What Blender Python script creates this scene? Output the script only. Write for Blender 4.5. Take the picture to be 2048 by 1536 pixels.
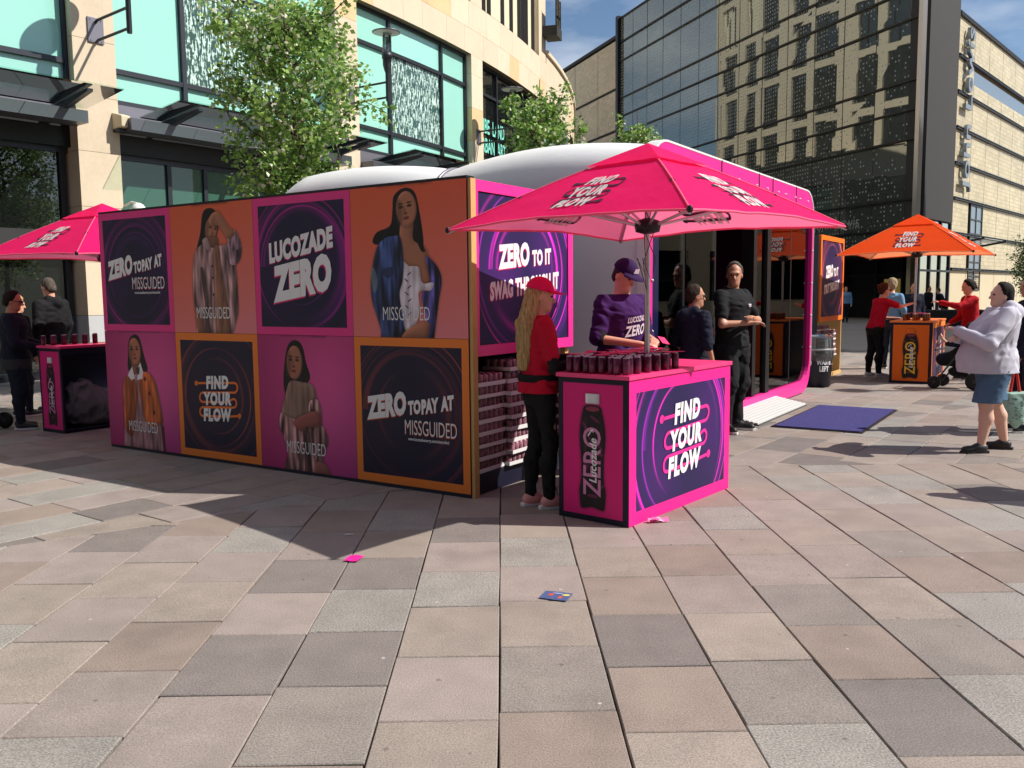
import bpy, math, random
import numpy as np
from mathutils import Matrix, Vector
random.seed(7); RNG = np.random.default_rng(11)
S = bpy.context.scene
for o in list(bpy.data.objects): bpy.data.objects.remove(o)
COL = S.collection
R = math.radians
# ------------------------------------------------------------------ camera, sky, sun, exposure
FPX, PITCH, ROLL, CAMH = 1750.0, R(5.87), R(-0.59), 1.58
def _cam_axes():
    X = np.array([1, 0, 0.]); Z = np.array([0, math.cos(PITCH), -math.sin(PITCH)]); Y = np.cross(Z, X)
    c, s = math.cos(ROLL), math.sin(ROLL)
    return np.array([[c, -s, 0], [s, c, 0], [0, 0, 1]]) @ np.array([X, Y, Z])
CAM = _cam_axes()
cd = bpy.data.cameras.new('camera'); cam = bpy.data.objects.new('camera', cd); COL.objects.link(cam)
cd.sensor_width = 36; cd.lens = FPX / 2048 * 36; cd.clip_start = 0.05; cd.clip_end = 2000
m4 = Matrix.Identity(4)
for i in range(3):
    m4[i][0] = CAM[0][i]; m4[i][1] = -CAM[1][i]; m4[i][2] = -CAM[2][i]
m4[2][3] = CAMH
cam.matrix_world = m4; S.camera = cam
W = bpy.data.worlds.new('World'); S.world = W; W.use_nodes = True
wn, wl = W.node_tree.nodes, W.node_tree.links
wn.clear()
wo = wn.new('ShaderNodeOutputWorld'); bg = wn.new('ShaderNodeBackground'); sky = wn.new('ShaderNodeTexSky')
sky.sky_type = 'NISHITA'; sky.sun_disc = False; sky.sun_elevation = R(44); sky.sun_rotation = R(97.3)
sky.air_density = 1.0; sky.dust_density = .3; sky.ozone_density = 3.5
tc = wn.new('ShaderNodeTexCoord'); mp = wn.new('ShaderNodeMapping'); mp.inputs['Scale'].default_value = (1, 1, 3.2); mp.inputs['Location'].default_value = (.35, .2, .1)
nz = wn.new('ShaderNodeTexNoise'); nz.inputs['Scale'].default_value = 2.6; nz.inputs['Detail'].default_value = 9; nz.inputs['Roughness'].default_value = .55
rp = wn.new('ShaderNodeValToRGB'); rp.color_ramp.elements[0].position = .42; rp.color_ramp.elements[1].position = .70
rp.color_ramp.elements[1].color = (.8, .8, .8, 1)
mx = wn.new('ShaderNodeMix'); mx.data_type = 'RGBA'; mx.inputs[7].default_value = (9.5, 9.9, 10.6, 1)
wl.new(tc.outputs['Generated'], mp.inputs['Vector']); wl.new(mp.outputs[0], nz.inputs['Vector']); wl.new(nz.outputs['Fac'], rp.inputs['Fac'])
wl.new(rp.outputs['Color'], mx.inputs[0]); wl.new(sky.outputs[0], mx.inputs[6]); wl.new(mx.outputs[2], bg.inputs['Color'])
bg.inputs['Strength'].default_value = 0.085
wl.new(bg.outputs[0], wo.inputs[0])
sd = bpy.data.lights.new('sun', 'SUN'); sun = bpy.data.objects.new('sun', sd); COL.objects.link(sun)
sd.energy = 4.8; sd.angle = R(0.53); sd.color = (1, .95, .87)
sun.rotation_euler = Vector((-1.02, .13, -1)).to_track_quat('-Z', 'Y').to_euler(); sun.location = (30, 0, 30)
S.view_settings.view_transform = 'Standard'; S.view_settings.look = 'None'; S.view_settings.gamma = 1
S.view_settings.exposure = 0.33; S.view_settings.use_curve_mapping = False
S.render.engine = 'CYCLES'
cy = S.cycles; cy.max_bounces = 8; cy.transparent_max_bounces = 16; cy.glossy_bounces = 4; cy.diffuse_bounces = 3; cy.use_denoising = True
cy.caustics_reflective = False; cy.caustics_refractive = False
# ------------------------------------------------------------------ helpers
def ray(px, py): return CAM.T @ np.array([(px - 1024) / FPX, (py - 768) / FPX, 1])
def ground(px, py, z=0.0):
    d = ray(px, py); t = (z - CAMH) / d[2]; return np.array([d[0] * t, d[1] * t, z])
def project(p):
    v = CAM @ (np.asarray(p, float) - np.array([0, 0, CAMH])); return FPX * v[0] / v[2] + 1024, FPX * v[1] / v[2] + 768
def lin(c):
    if isinstance(c, (int, float)): c = (c, c, c)
    return tuple((x / 12.92 if x <= .04045 else ((x + .055) / 1.055) ** 2.4) for x in c)
def hexc(r, g, b): return lin((r / 255, g / 255, b / 255))
MATS = {}
def mat(name, col, rough=.6, metal=0., spec=.5, noise=None, bump=None, trans=0., coat=0., rand=0., dirt=None, emit=None):
    """col is linear; noise=(scale, amount[, stretch]); bump=(scale, strength[, stretch]); rand = value variation per object"""
    if name in MATS: return MATS[name]
    m = bpy.data.materials.new(name); m.use_nodes = True; MATS[name] = m
    N, L = m.node_tree.nodes, m.node_tree.links
    b = N['Principled BSDF']; b.inputs['Base Color'].default_value = (*col, 1); b.inputs['Roughness'].default_value = rough
    b.inputs['Metallic'].default_value = metal; b.inputs['Specular IOR Level'].default_value = spec
    b.inputs['Coat Weight'].default_value = coat; b.inputs['Coat Roughness'].default_value = .08
    t = N.new('ShaderNodeTexCoord')
    def vec(st):
        if not st: return t.outputs['Object']
        q = N.new('ShaderNodeMapping'); q.inputs['Scale'].default_value = st; L.new(t.outputs['Object'], q.inputs['Vector']); return q.outputs[0]
    cur = None
    def mul(fac_out, lo, hi):
        nonlocal cur
        mr = N.new('ShaderNodeMapRange'); mr.inputs['To Min'].default_value = lo; mr.inputs['To Max'].default_value = hi
        L.new(fac_out, mr.inputs['Value'])
        x = N.new('ShaderNodeMix'); x.data_type = 'RGBA'; x.blend_type = 'MULTIPLY'; x.inputs[0].default_value = 1
        if cur is None: x.inputs[6].default_value = (*col, 1)
        else: L.new(cur, x.inputs[6])
        L.new(mr.outputs[0], x.inputs[7]); cur = x.outputs[2]
    if noise:
        q = N.new('ShaderNodeTexNoise'); q.inputs['Scale'].default_value = noise[0]; q.inputs['Detail'].default_value = 6
        L.new(vec(noise[2] if len(noise) > 2 else None), q.inputs['Vector']); mul(q.outputs['Fac'], 1 - noise[1] * 1.6, 1 + noise[1] * 1.6)
    if dirt:
        q = N.new('ShaderNodeTexNoise'); q.inputs['Scale'].default_value = dirt[0]; q.inputs['Detail'].default_value = 9; q.inputs['Roughness'].default_value = .65
        L.new(vec(None), q.inputs['Vector'])
        rr = N.new('ShaderNodeValToRGB'); rr.color_ramp.elements[0].position = .5; rr.color_ramp.elements[1].position = .72
        L.new(q.outputs['Fac'], rr.inputs['Fac']); mul(rr.outputs['Color'], 1, 1 - dirt[1])
    if rand:
        oi = N.new('ShaderNodeObjectInfo'); mul(oi.outputs['Random'], 1 - rand, 1 + rand)
    if cur is not None: L.new(cur, b.inputs['Base Color'])
    if bump:
        q = N.new('ShaderNodeTexNoise'); q.inputs['Scale'].default_value = bump[0]; q.inputs['Detail'].default_value = 4
        L.new(vec(bump[2] if len(bump) > 2 else None), q.inputs['Vector'])
        bp = N.new('ShaderNodeBump'); bp.inputs['Strength'].default_value = bump[1]; bp.inputs['Distance'].default_value = .02
        L.new(q.outputs['Fac'], bp.inputs['Height']); L.new(bp.outputs[0], b.inputs['Normal'])
    if emit:
        b.inputs['Emission Color'].default_value = (*emit[0], 1); b.inputs['Emission Strength'].default_value = emit[1]
    if trans:
        tr = N.new('ShaderNodeBsdfTranslucent'); tr.inputs['Color'].default_value = (*col, 1)
        if cur is not None: L.new(cur, tr.inputs['Color'])
        ms = N.new('ShaderNodeMixShader'); ms.inputs[0].default_value = trans
        L.new(b.outputs[0], ms.inputs[1]); L.new(tr.outputs[0], ms.inputs[2]); L.new(ms.outputs[0], N['Material Output'].inputs['Surface'])
    return m
def glass_mat(name, tint, refl=.08, ior=1.5, rough=.0, opaque=0., dark=(.01, .012, .012)):
    """thin sheet of glass: transparent tint + fresnel reflection (+ an opaque share for smoked glass)"""
    if name in MATS: return MATS[name]
    m = bpy.data.materials.new(name); m.use_nodes = True; MATS[name] = m
    N, L = m.node_tree.nodes, m.node_tree.links; N.clear()
    out = N.new('ShaderNodeOutputMaterial'); tr = N.new('ShaderNodeBsdfTransparent'); tr.inputs['Color'].default_value = (*tint, 1)
    gl = N.new('ShaderNodeBsdfGlossy'); gl.inputs['Roughness'].default_value = rough
    lw = N.new('ShaderNodeFresnel'); lw.inputs['IOR'].default_value = ior
    ad = N.new('ShaderNodeMath'); ad.operation = 'ADD'; ad.use_clamp = True; ad.inputs[1].default_value = refl; L.new(lw.outputs[0], ad.inputs[0])
    df = N.new('ShaderNodeBsdfDiffuse'); df.inputs['Color'].default_value = (*dark, 1)
    m1 = N.new('ShaderNodeMixShader'); m1.inputs[0].default_value = opaque; L.new(tr.outputs[0], m1.inputs[1]); L.new(df.outputs[0], m1.inputs[2])
    m2 = N.new('ShaderNodeMixShader'); L.new(ad.outputs[0], m2.inputs[0]); L.new(m1.outputs[0], m2.inputs[1]); L.new(gl.outputs[0], m2.inputs[2])
    L.new(m2.outputs[0], out.inputs['Surface']); return m
def image_mat(name, arr, rough=.5, spec=.35, trans=0):
    """flat print: arr is an HxWx3 array of sRGB values painted below, bottom row first"""
    h, w = arr.shape[:2]
    im = bpy.data.images.new(name, w, h); px = np.ones((h, w, 4), np.float32); px[..., :3] = np.clip(arr, 0, 1)
    im.pixels.foreach_set(px.ravel()); im.update()
    m = bpy.data.materials.new(name); m.use_nodes = True; N, L = m.node_tree.nodes, m.node_tree.links
    b = N['Principled BSDF']; b.inputs['Roughness'].default_value = rough; b.inputs['Specular IOR Level'].default_value = spec
    t = N.new('ShaderNodeTexImage'); t.image = im; L.new(t.outputs[0], b.inputs['Base Color']); return m
class MB:
    def __init__(s): s.v = []; s.f = []; s.m = []; s.uv = []; s.sm = []
    def add(s, V, F, m=0, uv=None, sm=False):
        o = len(s.v); s.v.extend([tuple(map(float, p)) for p in V])
        for k, f in enumerate(F):
            s.f.append(tuple(i + o for i in f)); s.m.append(m); s.sm.append(sm)
            s.uv.append(uv[k] if uv is not None else None)
        return s
    def quad(s, a, b, c, d, m=0, uv=((0, 0), (1, 0), (1, 1), (0, 1))): return s.add([a, b, c, d], [(0, 1, 2, 3)], m, [uv])
    def hexa(s, P, m=0):
        return s.add(P, [(0, 3, 2, 1), (4, 5, 6, 7), (0, 1, 5, 4), (1, 2, 6, 5), (2, 3, 7, 6), (3, 0, 4, 7)], m)
    def box(s, x0, x1, y0, y1, z0, z1, m=0, T=None):
        P = [(x0, y0, z0), (x1, y0, z0), (x1, y1, z0), (x0, y1, z0), (x0, y0, z1), (x1, y0, z1), (x1, y1, z1), (x0, y1, z1)]
        if T: P = [T(*p) for p in P]
        return s.hexa(P, m)
    def prism(s, poly, z0, z1, m=0, T=None, sm=False):
        n = len(poly); P = [(x, y, z0) for x, y in poly] + [(x, y, z1) for x, y in poly]
        if T: P = [T(*p) for p in P]
        s.add(P, [tuple(range(n - 1, -1, -1)), tuple(range(n, 2 * n))], m)
        return s.add(P, [(i, (i + 1) % n, n + (i + 1) % n, n + i) for i in range(n)], m, sm=sm)
    def tube(s, path, r, n=8, m=0, cap=True, sm=True):
        path = [np.array(p, float) for p in path]; k = len(path); rr = [r] * k if isinstance(r, (int, float)) else list(r)
        V = []; up = None
        for i, p in enumerate(path):
            t = path[min(i + 1, k - 1)] - path[max(i - 1, 0)]; t = t / (np.linalg.norm(t) + 1e-9)
            if up is None:
                up = np.array([0, 0, 1.]) if abs(t[2]) < .9 else np.array([1., 0, 0])
            a = np.cross(t, up); a /= np.linalg.norm(a) + 1e-9; up = np.cross(a, t)
            for j in range(n):
                th = 2 * math.pi * j / n; V.append(p + rr[i] * (math.cos(th) * a + math.sin(th) * up))
        F = [(i * n + j, i * n + (j + 1) % n, (i + 1) * n + (j + 1) % n, (i + 1) * n + j) for i in range(k - 1) for j in range(n)]
        s.add(V, F, m, sm=sm)
        if cap: s.add(V[:n], [tuple(range(n))], m); s.add(V[-n:], [tuple(range(n - 1, -1, -1))], m)
        return s
    def lathe(s, prof, c=(0, 0, 0), n=16, m=0, T=None, sm=True):
        V = []
        for r, z in prof:
            for j in range(n):
                th = 2 * math.pi * j / n; p = (c[0] + r * math.cos(th), c[1] + r * math.sin(th), c[2] + z); V.append(T(*p) if T else p)
        k = len(prof)
        s.add(V, [(i * n + j, i * n + (j + 1) % n, (i + 1) * n + (j + 1) % n, (i + 1) * n + j) for i in range(k - 1) for j in range(n)], m, sm=sm)
        s.add(V[:n], [tuple(range(n - 1, -1, -1))], m); return s.add(V[-n:], [tuple(range(n))], m)
    def mesh(s, name, mats):
        me = bpy.data.meshes.new(name); me.from_pydata(s.v, [], s.f)
        for mm in (mats if isinstance(mats, (list, tuple)) else [mats]): me.materials.append(mm)
        me.polygons.foreach_set('material_index', s.m); me.polygons.foreach_set('use_smooth', s.sm)
        if any(u is not None for u in s.uv):
            ul = me.uv_layers.new(name='UVMap'); q = []
            for f, u in zip(s.f, s.uv): q.extend(u if u is not None else [(0, 0)] * len(f))
            ul.data.foreach_set('uv', np.array(q, np.float32).ravel())
        me.update(); return me
    def build(s, name, mats, parent=None, bevel=0, **kw):
        o = link(name, s.mesh(name, mats), parent)
        if bevel:
            b = o.modifiers.new('bevel', 'BEVEL'); b.width = bevel; b.segments = 2; b.limit_method = 'ANGLE'
        for k, v in kw.items(): o[k] = v
        return o
def link(name, me, parent=None):
    o = bpy.data.objects.new(name, me); COL.objects.link(o)
    if parent is not None: o.parent = parent
    return o
def thing(name, label, cat, loc=(0, 0, 0), az=0., group=None):
    o = bpy.data.objects.new(name, None); COL.objects.link(o); o.empty_display_size = .1
    o.location = tuple(map(float, loc)); o.rotation_euler = (0, 0, -R(az)); return tag(o, label, cat, group)
def tag(o, label, cat, group=None):
    o['label'] = label; o['category'] = cat
    if group: o['group'] = group
    return o
def dup(root, loc, az=None, label=None, group=None, scale=None):
    r = root.copy(); COL.objects.link(r); r.location = tuple(map(float, loc))
    if az is not None: r.rotation_euler = (0, 0, -R(az))
    if scale: r.scale = (scale,) * 3
    if label: r['label'] = label
    if group: r['group'] = group
    for ch in list(root.children):
        c = ch.copy(); COL.objects.link(c); c.parent = r
        for g in list(ch.children):
            d = g.copy(); COL.objects.link(d); d.parent = c
    return r
_TXT = {}
def text2d(txt, h=1., xs=1., bold=0., shear=0., rise=0., align='C', space=1.):
    """flat letters: cap height h, width factor xs, bold = stroke offset, shear = slant of the uprights, rise = slope of the baseline"""
    k = (txt, bold, space)
    if k not in _TXT:
        cu = bpy.data.curves.new('lettering', 'FONT'); cu.body = txt; cu.offset = bold; cu.resolution_u = 3; cu.space_character = space * (1 + bold * 1.2)
        o = bpy.data.objects.new('lettering', cu); COL.objects.link(o)
        dg = bpy.context.evaluated_depsgraph_get(); me = bpy.data.meshes.new_from_object(o.evaluated_get(dg))
        V = np.array([v.co[:] for v in me.vertices])[:, :2]; F = [tuple(p.vertices) for p in me.polygons]
        bpy.data.objects.remove(o); bpy.data.curves.remove(cu); bpy.data.meshes.remove(me)
        cu = None; V = V - [0, 0]; _TXT[k] = (V, F)
    V, F = _TXT[k]; V = V.copy(); sc = h / .73
    V *= sc; V[:, 0] *= xs
    V[:, 0] -= {'C': (V[:, 0].min() + V[:, 0].max()) / 2, 'L': V[:, 0].min(), 'R': V[:, 0].max()}[align]
    V[:, 0] += shear * V[:, 1]; V[:, 1] += rise * V[:, 0]
    return V, F
def put_text(mb, T, x, y, txt, m=0, **kw):
    V, F = text2d(txt, **kw); mb.add([T(x + a, y + b) for a, b in V], F, m); return V[:, 0].max() - V[:, 0].min()
def ribbon(mb, T, pts, w, m=0, closed=False):
    P = np.array(pts, float); n = len(P); V = []
    for i in range(n):
        t = P[min(i + 1, n - 1)] - P[max(i - 1, 0)]; t /= np.hypot(*t) + 1e-9; q = np.array([-t[1], t[0]]) * w / 2
        V += [T(*(P[i] + q)), T(*(P[i] - q))]
    mb.add(V, [(2 * i, 2 * i + 1, 2 * i + 3, 2 * i + 2) for i in range(n - 1)], m)
def disc(mb, T, x, y, r, m=0, n=14):
    mb.add([T(x + r * math.cos(2 * math.pi * i / n), y + r * math.sin(2 * math.pi * i / n)) for i in range(n)], [tuple(range(n))], m)
def find_your_flow(T, parent, h, shear=.12, rise=.0, white=None, line=None, lift=.002, T2=None):
    """three stacked words with the looping line running behind them; h = height of the whole block; T(x, y, d) lifts by d"""
    mw = MB(); ml = MB()
    sh = lambda x, y: (x + shear * y, y + rise * x)
    Tl = lambda x, y: T(*[h * q for q in sh(x, y)], lift)
    def arc(cx, cy, r, a0, a1, n=9): return [(cx + r * math.cos(R(a0 + (a1 - a0) * i / n)), cy + r * math.sin(R(a0 + (a1 - a0) * i / n))) for i in range(n + 1)]
    a = [(-.66, .84)] + [(x, .84) for x in (-.4, 0, .5)] + arc(.52, .74, .1, 90, -90) + [(.2, .64), (-.2, .64)] + arc(-.47, .54, .1, 90, 270) + [(-.2, .44), (.3, .44)] + \
        [(.46, .5)] + arc(.5, .42, .09, 90, -90) + [(.2, .33), (-.2, .33)] + arc(-.47, .235, .095, 90, 270) + [(-.2, .14), (.3, .14), (.66, .16)]
    ribbon(ml, Tl, a, .045); disc(ml, Tl, -.68, .84, .055); disc(ml, Tl, .68, .16, .055)
    for wd, y, wgt in (('FIND', .735, 1), ('YOUR', .395, 1), ('FLOW', .055, 1)):
        V, F = text2d(wd, h=.25, xs=.80, bold=.062, space=1.1)
        mw.add([T(*[h * q for q in sh(p[0], p[1] + y)], lift * 2) for p in V], F)
    l = ml.build('looping_line', line, parent); w = mw.build('lettering', white, parent); return w, l
# ------------------------------------------------------------------ painted prints (posters)
def blur(a, s):
    if s <= 0: return a
    fy = np.fft.fftfreq(a.shape[0])[:, None]; fx = np.fft.fftfreq(a.shape[1])[None]
    return np.real(np.fft.ifft2(np.fft.fft2(a) * np.exp(-2 * (math.pi * s) ** 2 * (fx ** 2 + fy ** 2))))
class Print:
    def __init__(s, w=480, h=486): s.w, s.h = w, h; s.a = np.zeros((h, w, 3)); s.X, s.Y = np.meshgrid((np.arange(w) + .5) / w, (np.arange(h) + .5) / h)
    def fill(s, c): s.a[:] = c
    def grad(s, c0, c1, ang=90, p=1.):
        t = (s.X - .5) * math.cos(R(ang)) + (s.Y - .5) * math.sin(R(ang)) + .5; t = np.clip(t, 0, 1)[..., None] ** p
        s.a = np.array(c0) * (1 - t) + np.array(c1) * t
    def smooth(s, P, n=8):
        P = np.array(P, float); q = []
        for i in range(len(P)):
            p0, p1, p2, p3 = P[i - 1], P[i], P[(i + 1) % len(P)], P[(i + 2) % len(P)]
            for t in np.linspace(0, 1, n, endpoint=False):
                q.append(.5 * (2 * p1 + (p2 - p0) * t + (2 * p0 - 5 * p1 + 4 * p2 - p3) * t * t + (3 * p1 - p0 - 3 * p2 + p3) * t ** 3))
        return np.array(q)
    def mask(s, P, sm=True, soft=.6):
        q = s.smooth(P) if sm else np.array(P, float); ins = np.zeros(s.X.shape, bool)
        x0, y0 = q[-1]
        for x1, y1 in q:
            c = ((s.Y < y0) != (s.Y < y1)); xx = (x1 - x0) * (s.Y - y0) / ((y1 - y0) if y1 != y0 else 1e-9) + x0
            ins ^= c & (s.X < xx); x0, y0 = x1, y1
        return np.clip(blur(ins.astype(float), soft), 0, 1)
    def ell(s, cx, cy, rx, ry, rot=0, soft=.6):
        c, n = math.cos(R(rot)), math.sin(R(rot)); u = (s.X - cx) * c + (s.Y - cy) * n; v = -(s.X - cx) * n + (s.Y - cy) * c
        return np.clip(blur(((u / rx) ** 2 + (v / ry) ** 2 < 1).astype(float), soft), 0, 1)
    def put(s, m, c, al=1., shade=.0, folds=0., seed=0, dirn=(1, .18), light=(-.7, .5), rad=10):
        col = np.broadcast_to(np.array(c, float), s.a.shape).copy()
        if shade:
            hgt = blur(m, rad); gy, gx = np.gradient(hgt); l = -(gx * light[0] + gy * light[1]) * rad * 2.2
            shade = shade * .6; col *= (1 + shade * np.clip(l, -1, 1) - shade * .35 * (1 - hgt))[..., None]
        if folds:
            r = np.random.default_rng(seed); n = r.standard_normal(s.X.shape)
            fy = np.fft.fftfreq(s.h)[:, None]; fx = np.fft.fftfreq(s.w)[None]
            k = np.exp(-((fx / .05) ** 2 * (1 / dirn[0]) + (fy / (.05 * dirn[1])) ** 2)); n = np.real(np.fft.ifft2(np.fft.fft2(n) * k)); n /= n.std() + 1e-9
            col *= np.clip(1 + 1.25 * folds * n, .3, 1.7)[..., None]
        if shade: ring = np.clip(blur(m, 5) - m * .5, 0, 1)[..., None] * .55 * al; s.a = s.a * (1 - ring)
        m = (m * al)[..., None]; s.a = s.a * (1 - m) + np.clip(col, 0, 1) * m
    def swirl(s, base, c1, c2, frame=None, fw=.055, seed=1, cx=.5, cy=.5, amt=1.):
        r = np.random.default_rng(seed); asp = s.h / s.w
        dx, dy = s.X - cx, (s.Y - cy) * asp; rr = np.hypot(dx, dy); th = np.arctan2(dy, dx)
        a = np.broadcast_to(np.array(base, float), s.a.shape).copy()
        a += np.array(c2)[None, None] * (.22 * np.exp(-((rr - .25) / .25) ** 2) * (.6 + .4 * np.sin(th * 2 + 1)))[..., None] * amt
        for k in range(16):
            ph, w = r.uniform(0, 6.28), r.choice([.0035, .006, .012, .03]); ra = r.choice([.3, .38, .42, .45, .47, .5, .55]) + r.uniform(-.02, .02)
            e = 1 + r.uniform(-.03, .06) * np.cos(th - ph)
            v = np.exp(-((rr - ra * e) / w) ** 2) * np.clip(np.cos((th - ph) * r.choice([.5, 1, 1])), 0, 1) ** 1.4
            cc = np.array(c1 if k % 3 else c2); a += cc * (v * (.75 if w < .01 else .38) * amt)[..., None]
        s.a = np.clip(a, 0, 1)
        if frame is not None:
            f = (s.X < fw) | (s.X > 1 - fw) | (s.Y < fw / asp) | (s.Y > 1 - fw / asp); s.a[f] = frame
    def face(s, cx, cy, w, h, skin, tilt=0, turn=0.):
        s.put(s.ell(cx, cy, w, h, tilt), skin, shade=.55, rad=5); d = np.array(skin) * .35
        c, n = math.cos(R(tilt)), math.sin(R(tilt)); q = lambda x, y: (cx + x * w * c - y * h * n, cy + x * w * n + y * h * c)
        s.put(s.ell(*q(-.75, -.1), w * .35, h * .8, tilt, 4), np.array(skin) * .55, .6)
        for sx in (-.42 + turn, .42 + turn):
            s.put(s.ell(*q(sx, .16), w * .24, h * .085, tilt, .7), d * .7, .85); s.put(s.ell(*q(sx, .34), w * .28, h * .045, tilt, .7), d * .6, .8)
        s.put(s.ell(*q(turn * 1.2 - .08, -.05), w * .1, h * .26, tilt, 2), np.array(skin) * .62, .6); s.put(s.ell(*q(turn * 1.2, -.24), w * .2, h * .06, tilt, 1), d, .7)
        s.put(s.ell(*q(turn, -.5), w * .3, h * .085, tilt, .8), (.42, .16, .15), .9)
PINK, ORANGE, NAVY = (.90, .23, .54), (.93, .51, .20), (.085, .075, .20)
def poster_swirl(frame, orange=False, seed=1, amt=1., w=480, h=486, base=NAVY):
    p = Print(w, h); p.swirl(base, (.75, .27, .05) if orange else (.80, .06, .44), (.35, .1, .03) if orange else (.42, .05, .36), frame, seed=seed, amt=amt, fw=.058); return p.a
def bg_orange():
    p = Print(); p.grad((.90, .52, .54), (.87, .38, .24), 105, .8); return p
def bg_magenta():
    p = Print(); p.fill((.65, .16, .41)); r = np.exp(-(((p.X - .72) / .5) ** 2 + ((p.Y - .55) / .6) ** 2))[..., None]
    p.a = p.a * (1 - r * .8) + np.array((.92, .38, .64)) * r * .8; v = np.clip((p.X - .6) * 1.2 + (.4 - p.Y) * .8, 0, 1)[..., None]; p.a = p.a * (1 - v * .4) + np.array((.62, .28, .62)) * v * .4; return p
SK = (.70, .46, .35); HAIR = (.06, .045, .045)
def model_shirt():
    p = bg_orange()
    p.put(p.mask([(.42, .93), (.50, .965), (.58, .93), (.60, .80), (.50, .66), (.36, .63), (.33, .66), (.38, .78)]), HAIR, folds=.3, dirn=(1, .2))
    p.face(.515, .80, .072, .10, SK, -14, .25)
    p.put(p.mask([(.44, .74), (.58, .74), (.58, .66), (.44, .66)]), np.array(SK) * .7, shade=.3)
    p.put(p.mask([(.30, .62), (.42, .70), (.52, .66), (.66, .68), (.74, .64), (.79, .50), (.80, .20), (.77, .10), (.72, .0), (.66, -.05), (.30, -.05), (.31, .15), (.27, .18), (.26, .40)]), (.60, .47, .47), shade=.5, folds=.2, seed=3)
    p.put(p.mask([(.53, .64), (.60, .66), (.62, .50), (.68, .2), (.70, -.05), (.53, -.05), (.53, .3)]), (.52, .36, .29), shade=.5, folds=.12, seed=4)
    p.put(p.mask([(.40, .72), (.46, .74), (.50, .64), (.43, .66)]), (.66, .55, .55), shade=.4)
    p.put(p.mask([(.36, .50), (.42, .45), (.45, .1), (.46, -.05), (.38, -.05), (.40, .2)]), (.24, .17, .18), .75)
    p.put(p.mask([(.68, .66), (.76, .72), (.86, .66), (.84, .56), (.76, .52), (.70, .56)]), (.58, .45, .50), shade=.6, folds=.25, seed=5)
    p.put(p.mask([(.70, .74), (.80, .78), (.86, .66), (.76, .64)]), (.62, .48, .54), shade=.5, folds=.2)
    p.put(p.mask([(.49, .875), (.54, .925), (.62, .925), (.72, .82), (.79, .76), (.71, .72), (.63, .80), (.58, .83), (.51, .83)]), np.array(SK) * .95, shade=.6)
    for i in range(3): p.put(p.ell(.525 + .018 * i, .865 + .012 * i, .004, .03, 25), np.array(SK) * .5, .6)
    p.put(p.mask([(.27, .18), (.34, .17), (.38, .0), (.36, -.05), (.31, -.05)]), np.array(SK) * .8, shade=.5)
    for y in (.52, .43, .30): p.put(p.ell(.51, y, .010, .010), (.1, .07, .07))
    return p.a
def model_denim():
    p = bg_orange()
    p.put(p.mask([(.40, .93), (.49, .975), (.58, .94), (.62, .80), (.645, .64), (.63, .56), (.55, .60), (.36, .66), (.25, .62), (.20, .64), (.24, .70), (.36, .74), (.385, .84)]), HAIR, folds=.3, dirn=(1, .2))
    p.put(p.mask([(.46, .76), (.56, .76), (.56, .64), (.66, .58), (.70, .45), (.69, .34), (.60, .40), (.44, .52), (.44, .64)]), np.array(SK) * .95, shade=.5)
    p.face(.505, .84, .088, .115, SK, 6, -.1)
    p.put(p.mask([(.62, .72), (.645, .60), (.66, .56), (.62, .57), (.585, .66)]), HAIR)
    p.put(p.mask([(.66, .52), (.74, .48), (.79, .38), (.76, .22), (.72, .0), (.70, -.05), (.60, -.05), (.66, .10), (.62, .28), (.70, .34)]), (.27, .25, .47), shade=.7, folds=.35, seed=8)
    p.put(p.mask([(.45, .50), (.52, .47), (.60, .46), (.63, .36), (.72, .36), (.70, .31), (.60, .30), (.60, .18), (.55, .06), (.47, .05), (.43, .30)]), (.86, .82, .86), shade=.35, folds=.06, seed=9)
    p.put(p.mask([(.24, .60), (.30, .655), (.38, .67), (.45, .655), (.47, .50), (.46, .38), (.43, .28), (.46, .10), (.47, -.05), (.245, -.05), (.26, .03), (.23, .12), (.185, .24), (.175, .36), (.20, .50)]), (.18, .23, .38), shade=.7, folds=.3, seed=10)
    p.put(p.mask([(.17, .44), (.21, .46), (.235, .36), (.20, .30)]), (.55, .62, .55), .5)
    p.put(p.mask([(.28, .46), (.38, .47), (.38, .42), (.33, .39), (.28, .42)], sm=False), (.13, .16, .26), .7)
    p.put(p.mask([(.46, .03), (.60, .10), (.68, .10), (.67, .02), (.60, -.05), (.44, -.05)]), np.array(SK) * .95, shade=.6)
    for i, y in enumerate(np.linspace(.42, .16, 7)):
        p.put(p.ell(.505 + .012 * (-1) ** i, y, .02, .004, 35 * (-1) ** i), (.2, .15, .2))
    return p.a
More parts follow.
